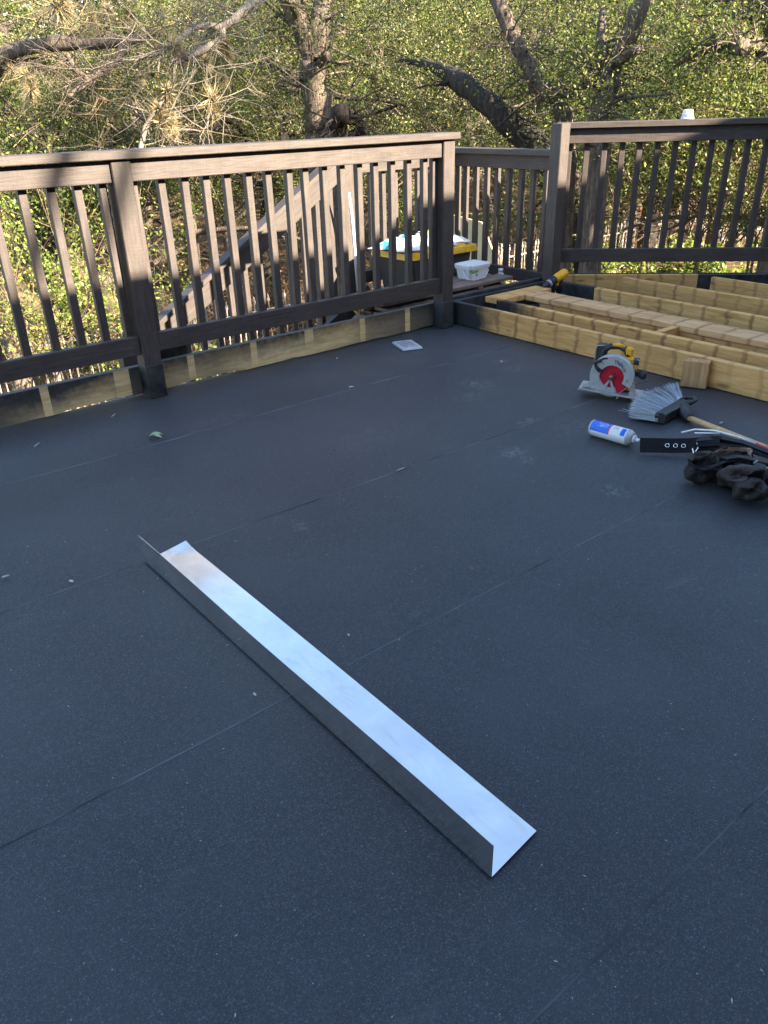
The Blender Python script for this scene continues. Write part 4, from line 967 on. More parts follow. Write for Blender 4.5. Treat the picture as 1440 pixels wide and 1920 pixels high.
# sawdust and grit
V, F = [], []
for i in range(900):
    x = random.uniform(-1.2, 3.4); y = random.uniform(0.2, 3.65)
    s = random.choice([0.0008, 0.0010, 0.0013, 0.0018]); b = len(V); a_ = random.uniform(0, 6.28); e = random.uniform(1, 2.6); z = 0.0068
    for k in range(4):
        q = a_+k*PI/2; r_ = s*(e if k % 2 == 0 else 0.7); V.append((x+r_*math.cos(q), y+r_*math.sin(q), z+0.0003*(k % 2)))
    V.append((x, y, z+s*0.8)); F += [(b, b+1, b+4), (b+1, b+2, b+4), (b+2, b+3, b+4), (b+3, b, b+4)]
o = link('sawdust', mesh_from('sawdust', V, F), M['chip']); tag(o, 'scattered pale sawdust and grit on the membrane', 'sawdust', None, 'stuff')

# ------------------------------------------------------------------ foliage tools
def quads_mesh(name, P, A, S, Nn, L, Wd, fold=0.25):
    """many small folded leaves: centre P, axis A, side S, normal Nn"""
    n = len(P); L = L[:, None]; Wd = Wd[:, None]
    v = np.empty((n, 4, 3), np.float32)
    v[:, 0] = P - A*L*0.5; v[:, 2] = P + A*L*0.5
    v[:, 1] = P + S*Wd*0.5 + Nn*Wd*fold + A*L*0.05; v[:, 3] = P - S*Wd*0.5 + Nn*Wd*fold + A*L*0.05
    me = bpy.data.meshes.new(name)
    me.vertices.add(n*4); me.vertices.foreach_set('co', v.reshape(-1))
    t = np.empty((n, 2, 3), np.int32); b = (np.arange(n)*4)[:, None]
    t[:, 0] = b + np.array([0, 1, 2]); t[:, 1] = b + np.array([0, 2, 3])
    me.loops.add(n*6); me.loops.foreach_set('vertex_index', t.reshape(-1))
    me.polygons.add(n*2); me.polygons.foreach_set('loop_start', np.arange(n*2, dtype=np.int32)*3)
    me.update(calc_edges=True); me.validate()
    return me
def unit(v): return v/np.maximum(1e-6, np.linalg.norm(v, axis=1, keepdims=True))
def leaf_cloud(name, centres, per, spread, L=(0.04, 0.065), ratio=0.5, up=0.6, seed=1):
    g = np.random.default_rng(seed); C = np.asarray(centres, np.float32)
    idx = np.repeat(np.arange(len(C)), per); n = len(idx)
    off = g.normal(size=(n, 3))*np.array([1, 1, 0.75])*spread
    P = C[idx] + off
    Nn = unit(g.normal(size=(n, 3)) + np.array([0, 0, up])); A = unit(np.cross(Nn, g.normal(size=(n, 3)))); S = np.cross(Nn, A)
    ll = g.uniform(L[0], L[1], n)
    return quads_mesh(name, P, A, S, Nn, ll, ll*ratio*g.uniform(0.8, 1.2, n))
def grow(V, F, tips, p, d, L, r, depth, rnd, droop=0.0, spread=0.9, kids=(3, 4)):
    pts = [Vector(p)]; rad = [r]; n = 4 if depth > 0 else 3; dd = Vector(d).normalized()
    for i in range(n):
        dd = (dd + Vector((rnd.gauss(0, .22), rnd.gauss(0, .22), rnd.gauss(0, .16) - droop))).normalized()
        pts.append(pts[-1] + dd*(L/n)); rad.append(r*(1-0.62*(i+1)/n))
    tube_into(V, F, pts, rad, 8 if r > 0.05 else (5 if r > 0.015 else 3), False)
    if depth == 0:
        tips += [pts[-1], pts[-2], (pts[-1]+pts[-2])/2]; return
    for k in range(rnd.randint(*kids)):
        i = rnd.randint(1, n); b = pts[i]
        a = rnd.uniform(0, 2*PI); pe = dd.orthogonal().normalized(); q = dd.cross(pe)
        nd = (dd*0.75 + (pe*math.cos(a)+q*math.sin(a))*spread + Vector((0, 0, 0.12-droop))).normalized()
        grow(V, F, tips, b, nd, L*rnd.uniform(0.55, 0.78), max(0.004, rad[i]*0.62), depth-1, rnd, droop, spread, kids)
    if depth <= 2: tips.append(pts[-1])

# prototypes of scrub oaks: low, bushy crowns
def proto(seed, H, r, nb, droop, leafmat, barkmat, per, sp, L, depth=3, base=0.50, ratio=0.5):
    rnd = random.Random(seed); V, F, tips = [], [], []
    lean = Vector((rnd.uniform(-.15, .15), rnd.uniform(-.15, .15), 1)).normalized()
    pts = [Vector((0, 0, -0.15))]; 
    for i in range(6):
        pts.append(pts[-1] + (lean + Vector((rnd.gauss(0, .16), rnd.gauss(0, .16), 0)))*(H*0.62/6))
    rad = [r*(1.15-0.75*i/6) for i in range(7)]
    tube_into(V, F, pts, rad, 10)
    for k in range(nb):
        f = base + (1-base)*(k+0.5)/nb; x = f*6; i = min(5, int(x)); b = pts[i].lerp(pts[i+1], x-i)
        a = k*2.4 + rnd.uniform(-.5, .5)
        d = Vector((math.cos(a), math.sin(a), rnd.uniform(0.0, 0.6)))
        grow(V, F, tips, b, d, H*rnd.uniform(0.30, 0.42)*(1.1-0.35*f), r*0.42*(1.1-0.5*f), depth, rnd, droop)
    wood = mesh_from('trunk', V, F, True); wood.materials.append(barkmat)
    T = [t for t in tips if t.z > 2.45 and mnoise.noise(t*0.95 + Vector((seed, 0, 0))) > 0.02]
    crown = leaf_cloud('crown', [tuple(t) for t in T], per, sp, L, ratio, 0.6, seed); crown.materials.append(leafmat)
    return wood, crown, len(T)
protos = [proto(11, 6.5, 0.16, 9, 0.05, M['oak'], M['bark'], 78, 0.10, (0.030, 0.056)),
          proto(23, 7.5, 0.20, 10, 0.02, M['dull'], M['barkdark'], 78, 0.105, (0.030, 0.058)),
          proto(37, 5.2, 0.11, 10, 0.10, M['oak'], M['bark'], 74, 0.095, (0.029, 0.054)),
          proto(41, 7.0, 0.15, 9, 0.06, M['dull'], M['bark'], 78, 0.11, (0.030, 0.056))]
print('protos', [(len(a.polygons), len(b.polygons), n) for a, b, n in protos])
def place_tree(k, x, y, s, rz, label, group, name='oak_tree'):
    t = empty(name, (x, y, gz(x, y)), rz, label, 'tree', group); t.scale = (s, s, s)
    link('trunk', protos[k][0], None, t); link('crown', protos[k][1], None, t); return t
# px column, distance, prototype, scale
spots = [(40, 14.5, 1, 0.9), (190, 15.5, 3, 1.0), (330, 13.8, 0, 0.95), (470, 15.5, 1, 1.0), (700, 14.0, 2, 1.0), (790, 17.0, 0, 1.1), (930, 16.0, 3, 1.0), (1010, 19.5, 1, 1.1), (1180, 23.5, 0, 1.15), (1285, 23.0, 2, 1.3), (1400, 24.5, 0, 1.25), (1500, 13.0, 0, 1.0), (-80, 16.0, 0, 1.0),
         (80, 21, 1, 1.2), (260, 20, 0, 1.2), (420, 22, 3, 1.25), (580, 20, 0, 1.2), (720, 23, 1, 1.3), (880, 23, 0, 1.2), (1090, 24, 3, 1.25), (1240, 22, 1, 1.2), (1360, 24, 0, 1.3), (1500, 22, 3, 1.2),
         (20, 29, 0, 1.5), (220, 30, 3, 1.5), (400, 31, 1, 1.5), (560, 29, 0, 1.5), (760, 32, 3, 1.6), (940, 30, 1, 1.5), (1120, 32, 0, 1.6), (1290, 30, 3, 1.5), (1450, 31, 1, 1.6), (-120, 26, 3, 1.4), (1600, 27, 0, 1.4)]
rows = {0: 'front', 1: 'middle', 2: 'back'}
ordn = ['first', 'second', 'third', 'fourth', 'fifth', 'sixth', 'seventh', 'eighth', 'ninth', 'tenth', 'eleventh', 'twelfth', 'thirteenth', 'fourteenth']
rank = {}
for r_ in range(3):
    m_ = sorted((q for q in spots if (0 if q[1] < 18 else 1 if q[1] < 26 else 2) == r_), key=lambda q: q[0])
    for j_, q in enumerate(m_): rank[q] = (r_, j_)
for i, q in enumerate(spots):
    px_, d, k, s = q; p = at(px_, 300, d); r_, j_ = rank[q]
    place_tree(k, p.x, p.y, s, i*1.7, '%s scrub oak from the left in the %s row of the woods' % (ordn[j_], rows[r_]), 'scrub oaks of the %s row' % rows[r_], 'scrub_oak')

# far wood that reads as one mass
g = np.random.default_rng(5); n = 90000
th = g.uniform(math.radians(-12), math.radians(100), n)     # heading from +Y towards +X
dist = g.uniform(36, 50, n); zz = GZ + 1.0 + g.random(n)**0.8*11
P = np.stack([np.sin(th)*dist, np.cos(th)*dist, zz], 1)
Nn = unit(g.normal(size=(n, 3)) + np.array([0, 0, .5])); A = unit(np.cross(Nn, g.normal(size=(n, 3)))); S = np.cross(Nn, A); ll = g.uniform(0.25, 0.5, n)
me = quads_mesh('far_woodland', P, A, S, Nn, ll, ll*0.6); o = link('far_woodland', me, M['dull']); tag(o, 'distant green woodland closing the view', 'woodland', None, 'stuff')

# tall oaks standing behind and beside the house; they dapple the light on the woods
def tall_oak(x, y, seed, label, zc=9.6, rx=3.4, rz=2.2, n=36):
    rnd = random.Random(seed); z0 = gz(x, y); t = empty('tall_oak', (x, y, z0), 0, label, 'tree', 'tall oaks behind the house'); V, F = [], []
    top = Vector((0.3, 0.2, zc - z0)); tube_into(V, F, [(0, 0, -0.2), (0.1, 0, 3), (0.2, 0.1, 6.5), top], [0.34, 0.27, 0.22, 0.10], 10); cs = []
    for i in range(n):
        u = unit(np.array([[rnd.gauss(0, 1), rnd.gauss(0, 1), rnd.gauss(0, 1)]]))[0]*(rnd.random()**0.4)
        c = Vector((u[0]*rx, u[1]*rx, zc - z0 + u[2]*rz)); cs.append(c)
        if i % 3 == 0: tube_into(V, F, [top.lerp(Vector((0.2, 0.1, 6.5)), rnd.random()), c], [0.06, 0.015], 5)
    link('trunk', mesh_from('trunk', V, F, True), M['bark'], t)
    me = leaf_cloud('crown', [tuple(c) for c in cs], 150, 0.34, (0.09, 0.15), 0.55, 0.5, seed); me.materials.append(M['oak']); link('crown', me, None, t)
for i, (x, y) in enumerate([(3.5, -5.6), (9.2, -4.8), (14.6, -5.4), (20.5, -3.0)]):
    tall_oak(x, y, 70+i, '%s of the tall oaks rising behind the house' % ['leftmost', 'second', 'third', 'rightmost'][i])

# ------------------------------------------------------------------ hero trees
def hero(name, label, stems, leaves, leafmat, barkmat, seed, per=30, sp=0.11, L=(0.028, 0.046), subs=True, base=None, into=None):
    """stems: list of (points, radii); leaves: number of side shoots per stem"""
    rnd = random.Random(seed); V, F, tips = [], [], []
    b = base or stems[0][0][0]
    o = Vector((b.x, b.y, gz(b.x, b.y)))
    if into: t = into; o = Vector(into.location)
    else: t = empty(name, o, 0, label, 'tree')
    for pts, rad in stems:
        # smooth the polyline a little and roughen the limb
        P, R_ = [], []
        for i in range(len(pts)-1):
            for s in range(4):
                f = s/4; q = Vector(pts[i]).lerp(Vector(pts[i+1]), f)
                P.append(q + Vector((rnd.gauss(0, .25), rnd.gauss(0, .25), 0))*rad[i]*0.35 - o); R_.append((rad[i]*(1-f)+rad[i+1]*f)*rnd.uniform(0.84, 1.14))
        P.append(Vector(pts[-1])-o); R_.append(rad[-1])
        tube_into(V, F, P, R_, 12)
        if subs:
            for k in range(leaves):
                i = rnd.randint(len(P)//4, len(P)-1); a = rnd.uniform(0, 2*PI)
                if (P[i]+o).z < 2.5: continue
                if (P[i]+o).z < 3.2: a = math.atan2(0.786, 0.618) + rnd.uniform(-1.3, 1.3)
                grow(V, F, tips, P[i], Vector((math.cos(a), math.sin(a), rnd.uniform(-.2, .6))), rnd.uniform(0.9, 2.0), max(0.008, R_[i]*0.28), 2, rnd, 0.05)
            tips[:] = [q for q in tips if (q+o).z > 0.75]
        for k in range(3*len(pts)):
            i = rnd.randint(len(P)//5, len(P)-1); a = rnd.uniform(0, 2*PI); n0 = len(tips)
            grow(V, F, tips, P[i], Vector((math.cos(a), math.sin(a), rnd.uniform(-.4, .7))), rnd.uniform(0.25, 0.75), min(0.02, max(0.005, R_[i]*0.18)), 1, rnd, 0.04, 1.0)
            del tips[n0 + ((len(tips)-n0)//3 if subs else 0):]
    link(name if into else 'trunk', mesh_from('trunk', V, F, True), barkmat, t)
    if tips:
        c = leaf_cloud('crown', [tuple(x) for x in tips], per, sp, L, 0.5, 0.6, seed); c.materials.append(leafmat); link('crown', c, None, t)
    return t
d1 = 10.5
b1 = at(604, 270, d1); root1 = Vector((b1.x, b1.y, gz(b1.x, b1.y)-0.1))
oak1 = hero('oak_tree', 'large forked oak trunk rising behind the left railing', [
    ([root1, at(606, 290, d1), at(600, 235, d1), at(592, 170, d1), at(586, 115, d1)], [0.26, 0.20, 0.175, 0.155, 0.15]),
    ([at(588, 118, d1), at(572, 70, d1), at(550, 20, d1), at(520, -60, d1-0.2), at(470, -190, d1-.4), at(430, -330, d1)], [0.14, 0.125, 0.115, 0.10, 0.08, 0.05]),
    ([at(588, 118, d1), at(598, 60, d1), at(606, 0, d1+0.2), at(618, -100, d1+.5), at(660, -240, d1+.7), at(690, -360, d1+.5)], [0.12, 0.12, 0.11, 0.10, 0.075, 0.05]),
    ([at(594, 130, d1), at(606, 108, d1-.2), at(612, 104, d1-.3)], [0.05, 0.055, 0.05])], 7, M['oak'], M['bark'], 3)
d2 = 9.6
b2 = at(1100, 520, d2-.2); root2 = Vector((b2.x, b2.y, gz(b2.x, b2.y)-0.1))
hero('oak_tree', 'dark leaning oak trunk slanting up to the left behind the landing', [
    ([root2, at(1099, 520, d2-.2), at(1094, 430, d2-.1), at(1085, 360, d2), at(1010, 283, d2), at(930, 205, d2), at(870, 160, d2+.2), at(832, 132, d2+.9), at(790, 118, d2+2.2), at(740, 112, d2+3.4)], [0.20, 0.145, 0.13, 0.135, 0.145, 0.13, 0.115, 0.085, 0.05, 0.02])], 14, M['oak'], M['barkdark'], 8, per=34)
d3 = 9.2
b3 = at(1062, 330, d3); root3 = Vector((b3.x, b3.y, gz(b3.x, b3.y)-0.1))
hero('oak_tree', 'slender curving oak stem left of the far post', [
    ([root3, at(1064, 330, d3), at(1058, 222, d3), at(1047, 186, d3), at(1012, 165, d3), at(992, 125, d3), at(968, 80, d3), at(938, 15, d3), at(905, -90, d3+.3), at(900, -230, d3+.5)], [0.13, 0.10, 0.095, 0.095, 0.09, 0.083, 0.075, 0.07, 0.055, 0.035]),
    ([at(1047, 188, d3), at(1080, 165, d3-.3), at(1110, 158, d3-.5)], [0.04, 0.028, 0.015])], 7, M['oak'], M['bark'], 12, per=20)
d4 = 8.9
b4 = at(1122, 330, d4); root4 = Vector((b4.x, b4.y, gz(b4.x, b4.y)-0.1))
hero('oak_tree', 'forked oak stem standing right of the far post', [
    ([root4, at(1120, 330, d4), at(1124, 222, d4), at(1138, 172, d4), at(1152, 120, d4), at(1178, 70, d4), at(1205, 5, d4), at(1225, -110, d4+.2), at(1280, -260, d4)], [0.15, 0.115, 0.105, 0.105, 0.09, 0.085, 0.08, 0.06, 0.035]),
    ([at(1140, 165, d4), at(1136, 130, d4+.1), at(1126, 80, d4+.2), at(1130, 20, d4+.4)], [0.07, 0.06, 0.05, 0.035]),
    ([at(1152, 125, d4), at(1175, 105, d4-.2), at(1196, 92, d4-.3)], [0.05, 0.045, 0.035])], 8, M['oak'], M['bark'], 15, per=20)
d5 = 8.6
b5 = at(1500, 300, d5); root5 = Vector((b5.x, b5.y, gz(b5.x, b5.y)-0.1))
hero('oak_tree', 'oak with a broken sunlit limb at the far right', [
    ([root5, at(1500, 300, d5), at(1490, 120, d5), at(1470, 40, d5), at(1440, -80, d5), at(1420, -240, d5)], [0.24, 0.19, 0.17, 0.15, 0.11, 0.06]),
    ([at(1488, 115, d5), at(1430, 90, d5-.2), at(1385, 72, d5-.3), at(1345, 78, d5-.2), at(1300, 98, d5), at(1265, 120, d5+.2)], [0.10, 0.075, 0.07, 0.07, 0.05, 0.03]),
    ([at(1400, 78, d5-.28), at(1388, 88, d5-.6), at(1386, 90, d5-.75)], [0.05, 0.06, 0.055]),
    ([at(1470, 40, d5), at(1420, 30, d5), at(1370, 25, d5)], [0.06, 0.05, 0.035])], 9, M['oak'], M['bark'], 21, per=24)
d6 = 9.6
b6 = at(648, 320, d6); root6 = Vector((b6.x, b6.y, gz(b6.x, b6.y)-0.1))
hero('tree_stump', 'sawn off dark limb stub beside the forked oak trunk', [
    ([root6, at(648, 320, d6), at(636, 240, d6), at(634, 222, d6-.05), at(640, 213, d6-.25), at(642, 214, d6-.33)], [0.13, 0.10, 0.095, 0.095, 0.105, 0.10]),
    ([at(640, 270, d6), at(672, 246, d6), at(690, 246, d6-.1)], [0.07, 0.05, 0.03])], 0, M['oak'], M['barkdark'], 25, subs=False)

# bleached dead limbs with ball moss, upper left
def moss_mesh(seed, R=0.12, n=230):
    g = np.random.default_rng(seed); d = unit(g.normal(size=(n, 3)) + np.array([0, 0, -0.15])); l = g.uniform(0.55, 1.0, n)*R
    V = []; F = []
    for i in range(n):
        a = Vector(d[i]); s = a.orthogonal().normalized()*0.0028; b = len(V); m = a*l[i]*0.5 + Vector((0, 0, -0.01))
        e = a*l[i] + Vector((g.normal()*.12*l[i], g.normal()*.12*l[i], -0.22*l[i]*abs(g.normal())))
        V += [a*0.01 - s, a*0.01 + s, m + s*0.8, m - s*0.8, e]; F += [(b, b+1, b+2, b+3), (b+3, b+2, b+4)]
    me = mesh_from('moss_tuft', V, F); me.materials.append(M['needle']); return me
mosses = [moss_mesh(k) for k in range(4)]
dd = 8.6
bD = at(-60, 300, dd+1.2); rootD = Vector((bD.x, bD.y, gz(bD.x, bD.y)-.1))
dead = hero('dead_tree', 'bleached dead limbs hung with straw coloured moss tufts at upper left', [
    ([rootD, at(-60, 300, dd+1.2), at(-40, 160, dd+1), at(20, 95, dd+.6), at(97, 82, dd+.4), at(180, 82, dd+.2), at(235, 76, dd), at(275, 70, dd)], [0.14, 0.10, 0.09, 0.075, 0.06, 0.05, 0.042, 0.03]),
    ([at(235, 78, dd), at(222, 110, dd-.1), at(190, 135, dd-.2), at(160, 155, dd-.3), at(128, 182, dd-.4)], [0.04, 0.038, 0.034, 0.028, 0.018]),
    ([at(165, 150, dd-.3), at(140, 130, dd-.3), at(125, 100, dd-.3)], [0.03, 0.025, 0.015])], 0, M['dull'], M['bark'], 31, subs=False)
dead2 = oak1
hero('dead_branch', None, [
    ([at(556, 30, d1), at(545, 5, d1-.5), at(520, -18, d1-1.0), at(490, -8, dd+.3), at(462, 14, dd), at(440, 36, dd-.1), at(416, 52, dd-.1), at(390, 48, dd-.2), at(362, 52, dd-.3)], [0.05, 0.05, 0.046, 0.044, 0.04, 0.036, 0.034, 0.028, 0.018]),
    ([at(416, 52, dd-.1), at(418, 72, dd-.2), at(400, 82, dd-.3), at(378, 96, dd-.4), at(350, 108, dd-.5), at(330, 112, dd-.5)], [0.034, 0.03, 0.028, 0.028, 0.026, 0.018]),
    ([at(362, 52, dd-.3), at(320, 85, dd-.5), at(300, 100, dd-.5), at(270, 106, dd-.5), at(247, 118, dd-.5)], [0.022, 0.02, 0.02, 0.016, 0.01]),
    ([at(300, 100, dd-.5), at(297, 135, dd-.6)], [0.014, 0.007]),
    ([at(312, 175, dd-.9), at(300, 195, dd-.9), at(285, 220, dd-.9), at(272, 240, dd-.9), at(262, 285, dd-.9)], [0.012, 0.018, 0.022, 0.022, 0.022]),
    ([at(395, 180, dd-.7), at(391, 215, dd-.7), at(388, 240, dd-.7)], [0.012, 0.014, 0.01])], 0, M['dull'], M['dead'], 33, subs=False, into=oak1)
tufts = [(50, 140, dd-.3, 1.2), (58, 165, dd-.3, 1.0), (312, 170, dd-.9, 1.1), (298, 205, dd-.9, 1.2), (300, 228, dd-.9, 1.2), (322, 235, dd-.9, 0.9), (322, 215, dd-.9, 0.8), (325, 250, dd-.9, 0.7), (395, 185, dd-.7, 1.2), (400, 205, dd-.7, 0.8), (292, 92, dd-.5, 0.9), (325, 85, dd-.5, 1.1), (332, 95, dd-.5, .9), (348, 112, dd-.5, 1.0), (383, 115, dd-.4, 1.0), (420, 80, dd-.2, 1.0), (425, 100, dd-.2, .8), (105, 10, dd, 1.3), (118, 0, dd, 1.1), (265, 145, dd-.5, .7), (285, 140, dd-.3, .6), (215, 215, dd, .7), (415, 145, dd, .7), (20, 130, dd+.2, .9), (170, 30, dd+.5, 1.0), (200, 18, dd+.5, .9), (245, 25, dd+.4, 1.1)]
for i, (x, y, d, s) in enumerate(tufts):
    par = dead if x < 250 else dead2
    o = link('moss_tuft', mosses[i % 4], None, par); o.location = at(x, y, d) - Vector(par.location); s *= 0.85+0.55*((i*37) % 10)/10; o.scale = (s, s*0.8, s*(0.9+0.5*((i*13) % 7)/7)); o.rotation_euler = (0.5*math.sin(i*2.1), 0.5*math.cos(i*1.3), i*1.1)

# bare brush: tangles of thin dry twigs
def brush(name, label, pts_fn, n, seed, mat):
    rnd = random.Random(seed); V, F = [], []
    for i in range(n):
        p = pts_fn(rnd); a = rnd.uniform(0, 2*PI); d = Vector((math.cos(a), math.sin(a), rnd.uniform(-.3, .9))).normalized(); L = rnd.uniform(0.18, 0.62)
        q = p + d*L*0.5 + Vector((rnd.gauss(0, .08), rnd.gauss(0, .08), rnd.gauss(0, .08))); e = q + (d + Vector((rnd.gauss(0, .35), rnd.gauss(0, .35), rnd.gauss(0, .35)))).normalized()*L*0.5
        r = rnd.uniform(0.002, 0.0055); tube_into(V, F, [p, q, e], [r, r*0.8, r*0.4], 3, False)
    o = link(name, mesh_from(name, V, F), mat); tag(o, label, 'brush', None, 'stuff'); return o
def under(rnd):
    right = rnd.random() > 0.9; px_ = rnd.uniform(1040, 1500) if right else rnd.uniform(-60, 1040); d = rnd.uniform(20, 26) if right else rnd.uniform(12.2, 18); p = at(px_, 400, d); return Vector((p.x, p.y, gz(p.x, p.y) + abs(rnd.gauss(0, 0.6))))
brush('dry_brush', 'tangle of thin dry tan twigs under the trees', under, 3600, 4, M['twig'])
def upper(rnd):
    px_ = rnd.uniform(-60, 540); d = rnd.uniform(8.5, 12); p = at(px_, rnd.uniform(-20, 330), d); return p
brush('bare_twigs', 'bare pale twigs among the leaves at upper left', upper, 420, 9, M['twig'])

# leaf litter on the ground
g = np.random.default_rng(8); n = 60000
px_ = g.uniform(-80, 1520, n); pr = np.array([at(float(a), 400, 1.0) for a in px_[:2000]])
ds = 7.0 + 15*g.random(n)**1.3; dirs = pr[g.integers(0, 2000, n)]
X = dirs[:, 0]*ds; Y = dirs[:, 1]*ds
Z = GZ + 0.10*np.sin(X*0.7+1.1)*np.cos(Y*0.9) + 0.06*np.sin(X*2.1+Y*1.7) + np.minimum(1.6, 0.05*np.maximum(0, Y-14)) + g.uniform(0.005, 0.06, n)
P = np.stack([X, Y, Z], 1); Nn = unit(g.normal(size=(n, 3))*0.6 + np.array([0, 0, 1.0])); A = unit(np.cross(Nn, g.normal(size=(n, 3)))); S = np.cross(Nn, A); ll = g.uniform(0.05, 0.10, n)
o = link('leaf_litter', quads_mesh('leaf_litter', P, A, S, Nn, ll, ll*0.5), M['litter']); tag(o, 'brown fallen leaves covering the woodland floor', 'leaf litter', None, 'stuff')

# shrubs
def shrub(px_, py_, dist, h, w, label, seed, mat='bright', n=170, per=16, L=(0.05, 0.08), name='shrub', cat='shrub', group=None, ratio=0.55, zmin=0.05):
    rnd = random.Random(seed); c = at(px_, py_, dist); z0 = gz(c.x, c.y); t = empty(name, (c.x, c.y, z0), 0, label, cat, group)
    V, F, tips = [], [], []
    hb = max(-0.05, zmin*0.85); hh = h - max(0, hb)
    if hb > 0:
        for k in range(2): tube_into(V, F, [(0.05*k, -0.04*k, -0.05), (rnd.gauss(0, .08), rnd.gauss(0, .08), hb*0.55), (0.12*w*(k-.5), 0.1*w*(k-.5), hb+0.1)], [0.022, 0.018, 0.014], 6)
    for k in range(max(5, n//22)):
        a = rnd.uniform(0, 2*PI); grow(V, F, tips, (rnd.gauss(0, .12*w), rnd.gauss(0, .12*w), hb), Vector((math.cos(a)*w*.5, math.sin(a)*w*.5, hh)), math.hypot(hh, w*.5)*rnd.uniform(.6, .95), 0.011, 2, rnd, 0.03, 0.7)
    tips = [q for q in tips if q.z > zmin]; rnd.shuffle(tips); tips = tips[:n]
    link('stem', mesh_from('stem', V, F, True), M['twig'], t)
    c_ = leaf_cloud('crown', [tuple(x) for x in tips], per, 0.085, L, ratio, 0.7, seed); c_.materials.append(M[mat]); link('crown', c_, None, t)
shrub(40, 500, 8.6, 3.1, 1.1, 'bright yellow green shrub behind the left end of the railing', 51, n=260, per=26, L=(0.030, 0.050), zmin=1.2)
shrub(135, 480, 9.2, 2.8, 0.7, 'narrow bright shrub between the left shrub and the left post', 52, n=90, per=26, L=(0.030, 0.050), zmin=1.3)
shrub(1150, 510, 17.2, 0.7, 1.3, 'low bright green plant right of the thick leaning trunk', 54, n=150, L=(0.08, 0.13))
shrub(1245, 505, 17.5, 0.8, 1.5, 'bright green ground plant in the middle of the far right gap', 55, n=170, L=(0.08, 0.13))
shrub(1330, 505, 17.0, 0.8, 1.5, 'bright green ground plant towards the right of the far gap', 56, n=170, L=(0.08, 0.13))
shrub(1420, 505, 16.5, 0.9, 1.5, 'bright green ground plant at the right edge below the railing', 57, n=190, L=(0.08, 0.13))
shrub(400, 660, 9.5, 0.8, 1.6, 'green ground plant seen under the bottom rail near the left post', 58, n=170)
shrub(545, 640, 10.0, 0.8, 1.6, 'green ground plant under the bottom rail below the stairs', 59, n=170)
shrub(940, 505, 13.5, 1.0, 1.4, 'green plant behind the side rail of the landing', 60, n=150)
shrub(1330, 330, 11.2, 3.9, 2.2, 'tall sunlit leafy shrub behind the right railing', 61, mat='oak', n=560, per=24, zmin=2.75, L=(0.036, 0.058))
shrub(1440, 300, 10.4, 4.3, 1.8, 'tallest sunlit shrub at the right edge of the railing', 62, mat='oak', n=520, per=24, zmin=2.75, L=(0.036, 0.058))
shrub(1225, 350, 12.0, 3.4, 1.8, 'sunlit leafy shrub behind the middle of the right railing', 63, mat='oak', n=460, per=24, zmin=2.75, L=(0.036, 0.058))

# fallen logs and stones, lower left
for i, (a, b, r, lab) in enumerate([((120, 470, 11.8), (225, 600, 11.2), 0.14, 'sunlit fallen log slanting down to the left post'), ((10, 520, 11.2), (90, 600, 10.9), 0.15, 'sunlit fallen log at the left edge'), ((300, 540, 12.2), (305, 600, 12.2), 0.11, 'orange sunlit dead stub right of the left post')]):
    p, q = at(*a), at(*b); V, F = [], []
    tube_into(V, F, [p.lerp(q, f/5) + Vector((random.gauss(0, .02), random.gauss(0, .02), 0)) for f in range(6)], [r*(0.7+0.06*f) for f in range(6)], 10)
    o = link('fallen_log', mesh_from('fallen_log', V, F, True), M['twig']); tag(o, lab, 'log')
def stone(px_, py_, d, s, lab, seed):
    rnd = random.Random(seed); bm = bmesh.new(); bmesh.ops.create_icosphere(bm, subdivisions=2, radius=1)
    for v in bm.verts: v.co = Vector((v.co.x*s*1.2, v.co.y*s*0.9, v.co.z*s*0.8))*rnd.uniform(0.85, 1.12)
    o = link('boulder', bm_mesh('boulder', bm, False), M['stone']); c = at(px_, py_, d); o.location = (c.x, c.y, c.z); tag(o, lab, 'boulder')
stone(198, 532, 13, 0.22, 'pale boulder left of the left post, upper one', 1); stone(216, 603, 12.4, 0.14, 'small round boulder behind the iron spikes', 2); stone(236, 585, 12.8, 0.20, 'tan boulder nearest the left post', 3)

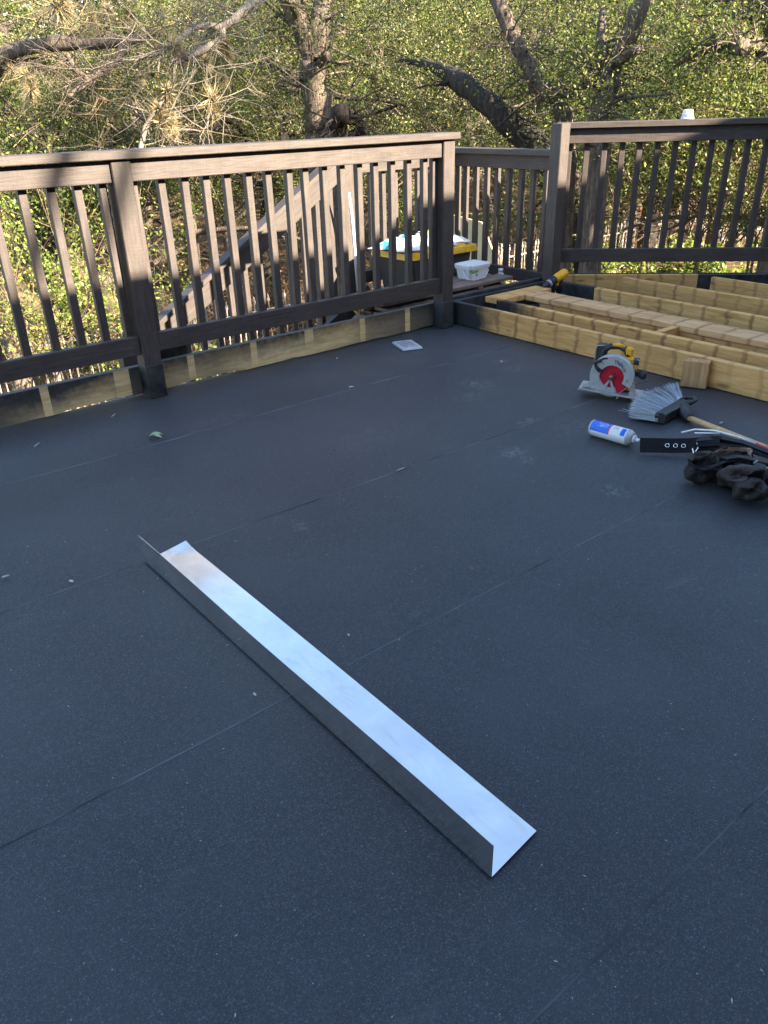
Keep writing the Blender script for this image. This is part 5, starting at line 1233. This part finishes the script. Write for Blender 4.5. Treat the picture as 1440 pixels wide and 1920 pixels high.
# ------------------------------------------------------------------ iron picket fence
def fence():
    a, b = Vector((0.6, 10.75, 0)), Vector((27.0, 12.98, 0)); L = (b-a).length; d = (b-a).normalized()
    t = empty('iron_fence', (a.x, a.y, GZ), 0, 'spiked iron picket fence crossing the woods below the deck', 'fence')
    V, F = [], []
    tube_into(V, F, [(0, 0, 0.0), (0, 0, 1.14)], 0.0110, 4)
    tube_into(V, F, [(0, 0, 1.10), (0, 0, 1.13), (0, 0, 1.155), (0, 0, 1.23)], [0.012, 0.024, 0.021, 0.003], 6)
    me = mesh_from('picket', V, F); me.materials.append(M['iron'])
    n = int(L/0.105); z0 = 0.0
    rnd = random.Random(3)
    for i in range(n):
        p = a + d*(0.105*i+0.05); o = link('picket', me, None, t)
        o.location = (p.x-a.x, p.y-a.y, 0.0); o.rotation_euler = (rnd.gauss(0, .012), rnd.gauss(0, .012), rnd.uniform(0, 1))
    for z in (0.16, 0.98):
        beam('rail', a + Vector((0, 0, GZ+z)), b + Vector((0, 0, GZ+z)), 0.03, 0.03, M['iron'], t, bev=0)
    for i in range(12):
        p = a + d*(2.4*i); beam('post', p + Vector((0, 0, GZ)), p + Vector((0, 0, GZ+1.28)), 0.05, 0.05, M['iron'], t, up=d, bev=0)
fence()
print('objects', len(bpy.data.objects), 'tris', sum(len(m.polygons) for m in bpy.data.meshes))

# ------------------------------------------------------------------ pieces of parts go one level deeper
def adopt(thing_name, part, kids):
    for t in [o for o in bpy.data.objects if o.parent is None and o.name.split('.')[0] == thing_name]:
        ch = [o for o in t.children]
        host = next((o for o in ch if o.name.split('.')[0] == part), None)
        if host is None: continue
        hm = host.matrix_basis.copy()
        for c in ch:
            if c is not host and c.name.split('.')[0] in kids:
                m = c.matrix_basis.copy(); c.parent = host; c.matrix_parent_inverse = hm.inverted(); c.matrix_basis = m
adopt('circular_saw', 'blade', ('blade_teeth', 'flange', 'hub_bolt'))
adopt('circular_saw', 'upper_guard', ('letter', 'mark', 'arrow_slot'))
adopt('circular_saw', 'lower_guard', ('guard_web', 'guard_foot', 'lift_lever'))
adopt('circular_saw', 'base_plate', ('plate_lip', 'front_bracket'))
adopt('circular_saw', 'battery', ('battery_rail',)); adopt('circular_saw', 'handle', ('handle_inlay',)); adopt('circular_saw', 'motor_housing', ('motor_cap',))
adopt('square_pail', 'lid', ('lid_panel',)); adopt('square_pail', 'body', ('label_band', 'label_mark'))
adopt('storage_tote', 'lid', ('lid_panel',)); adopt('storage_tote', 'body', ('rib',))
adopt('spray_can', 'body', ('bottom_rim',)); adopt('spray_can', 'shoulder', ('valve_cup',))
adopt('plastic_bottle', 'body', ('label_band',)); adopt('tool_belt', 'strap', ('eyelet', 'buckle')); adopt('tool_belt', 'belt_body', ('rivet', 'snap_ring', 'padding'))
adopt('oak_tree', 'dead_branch', ('moss_tuft',)); adopt('dead_tree', 'trunk', ('moss_tuft',)); adopt('broom', 'head', ('socket', 'hang_ring')); adopt('cordless_drill', 'handle', ('trigger', 'belt_hook')); adopt('cordless_drill', 'chuck', ('bit',))
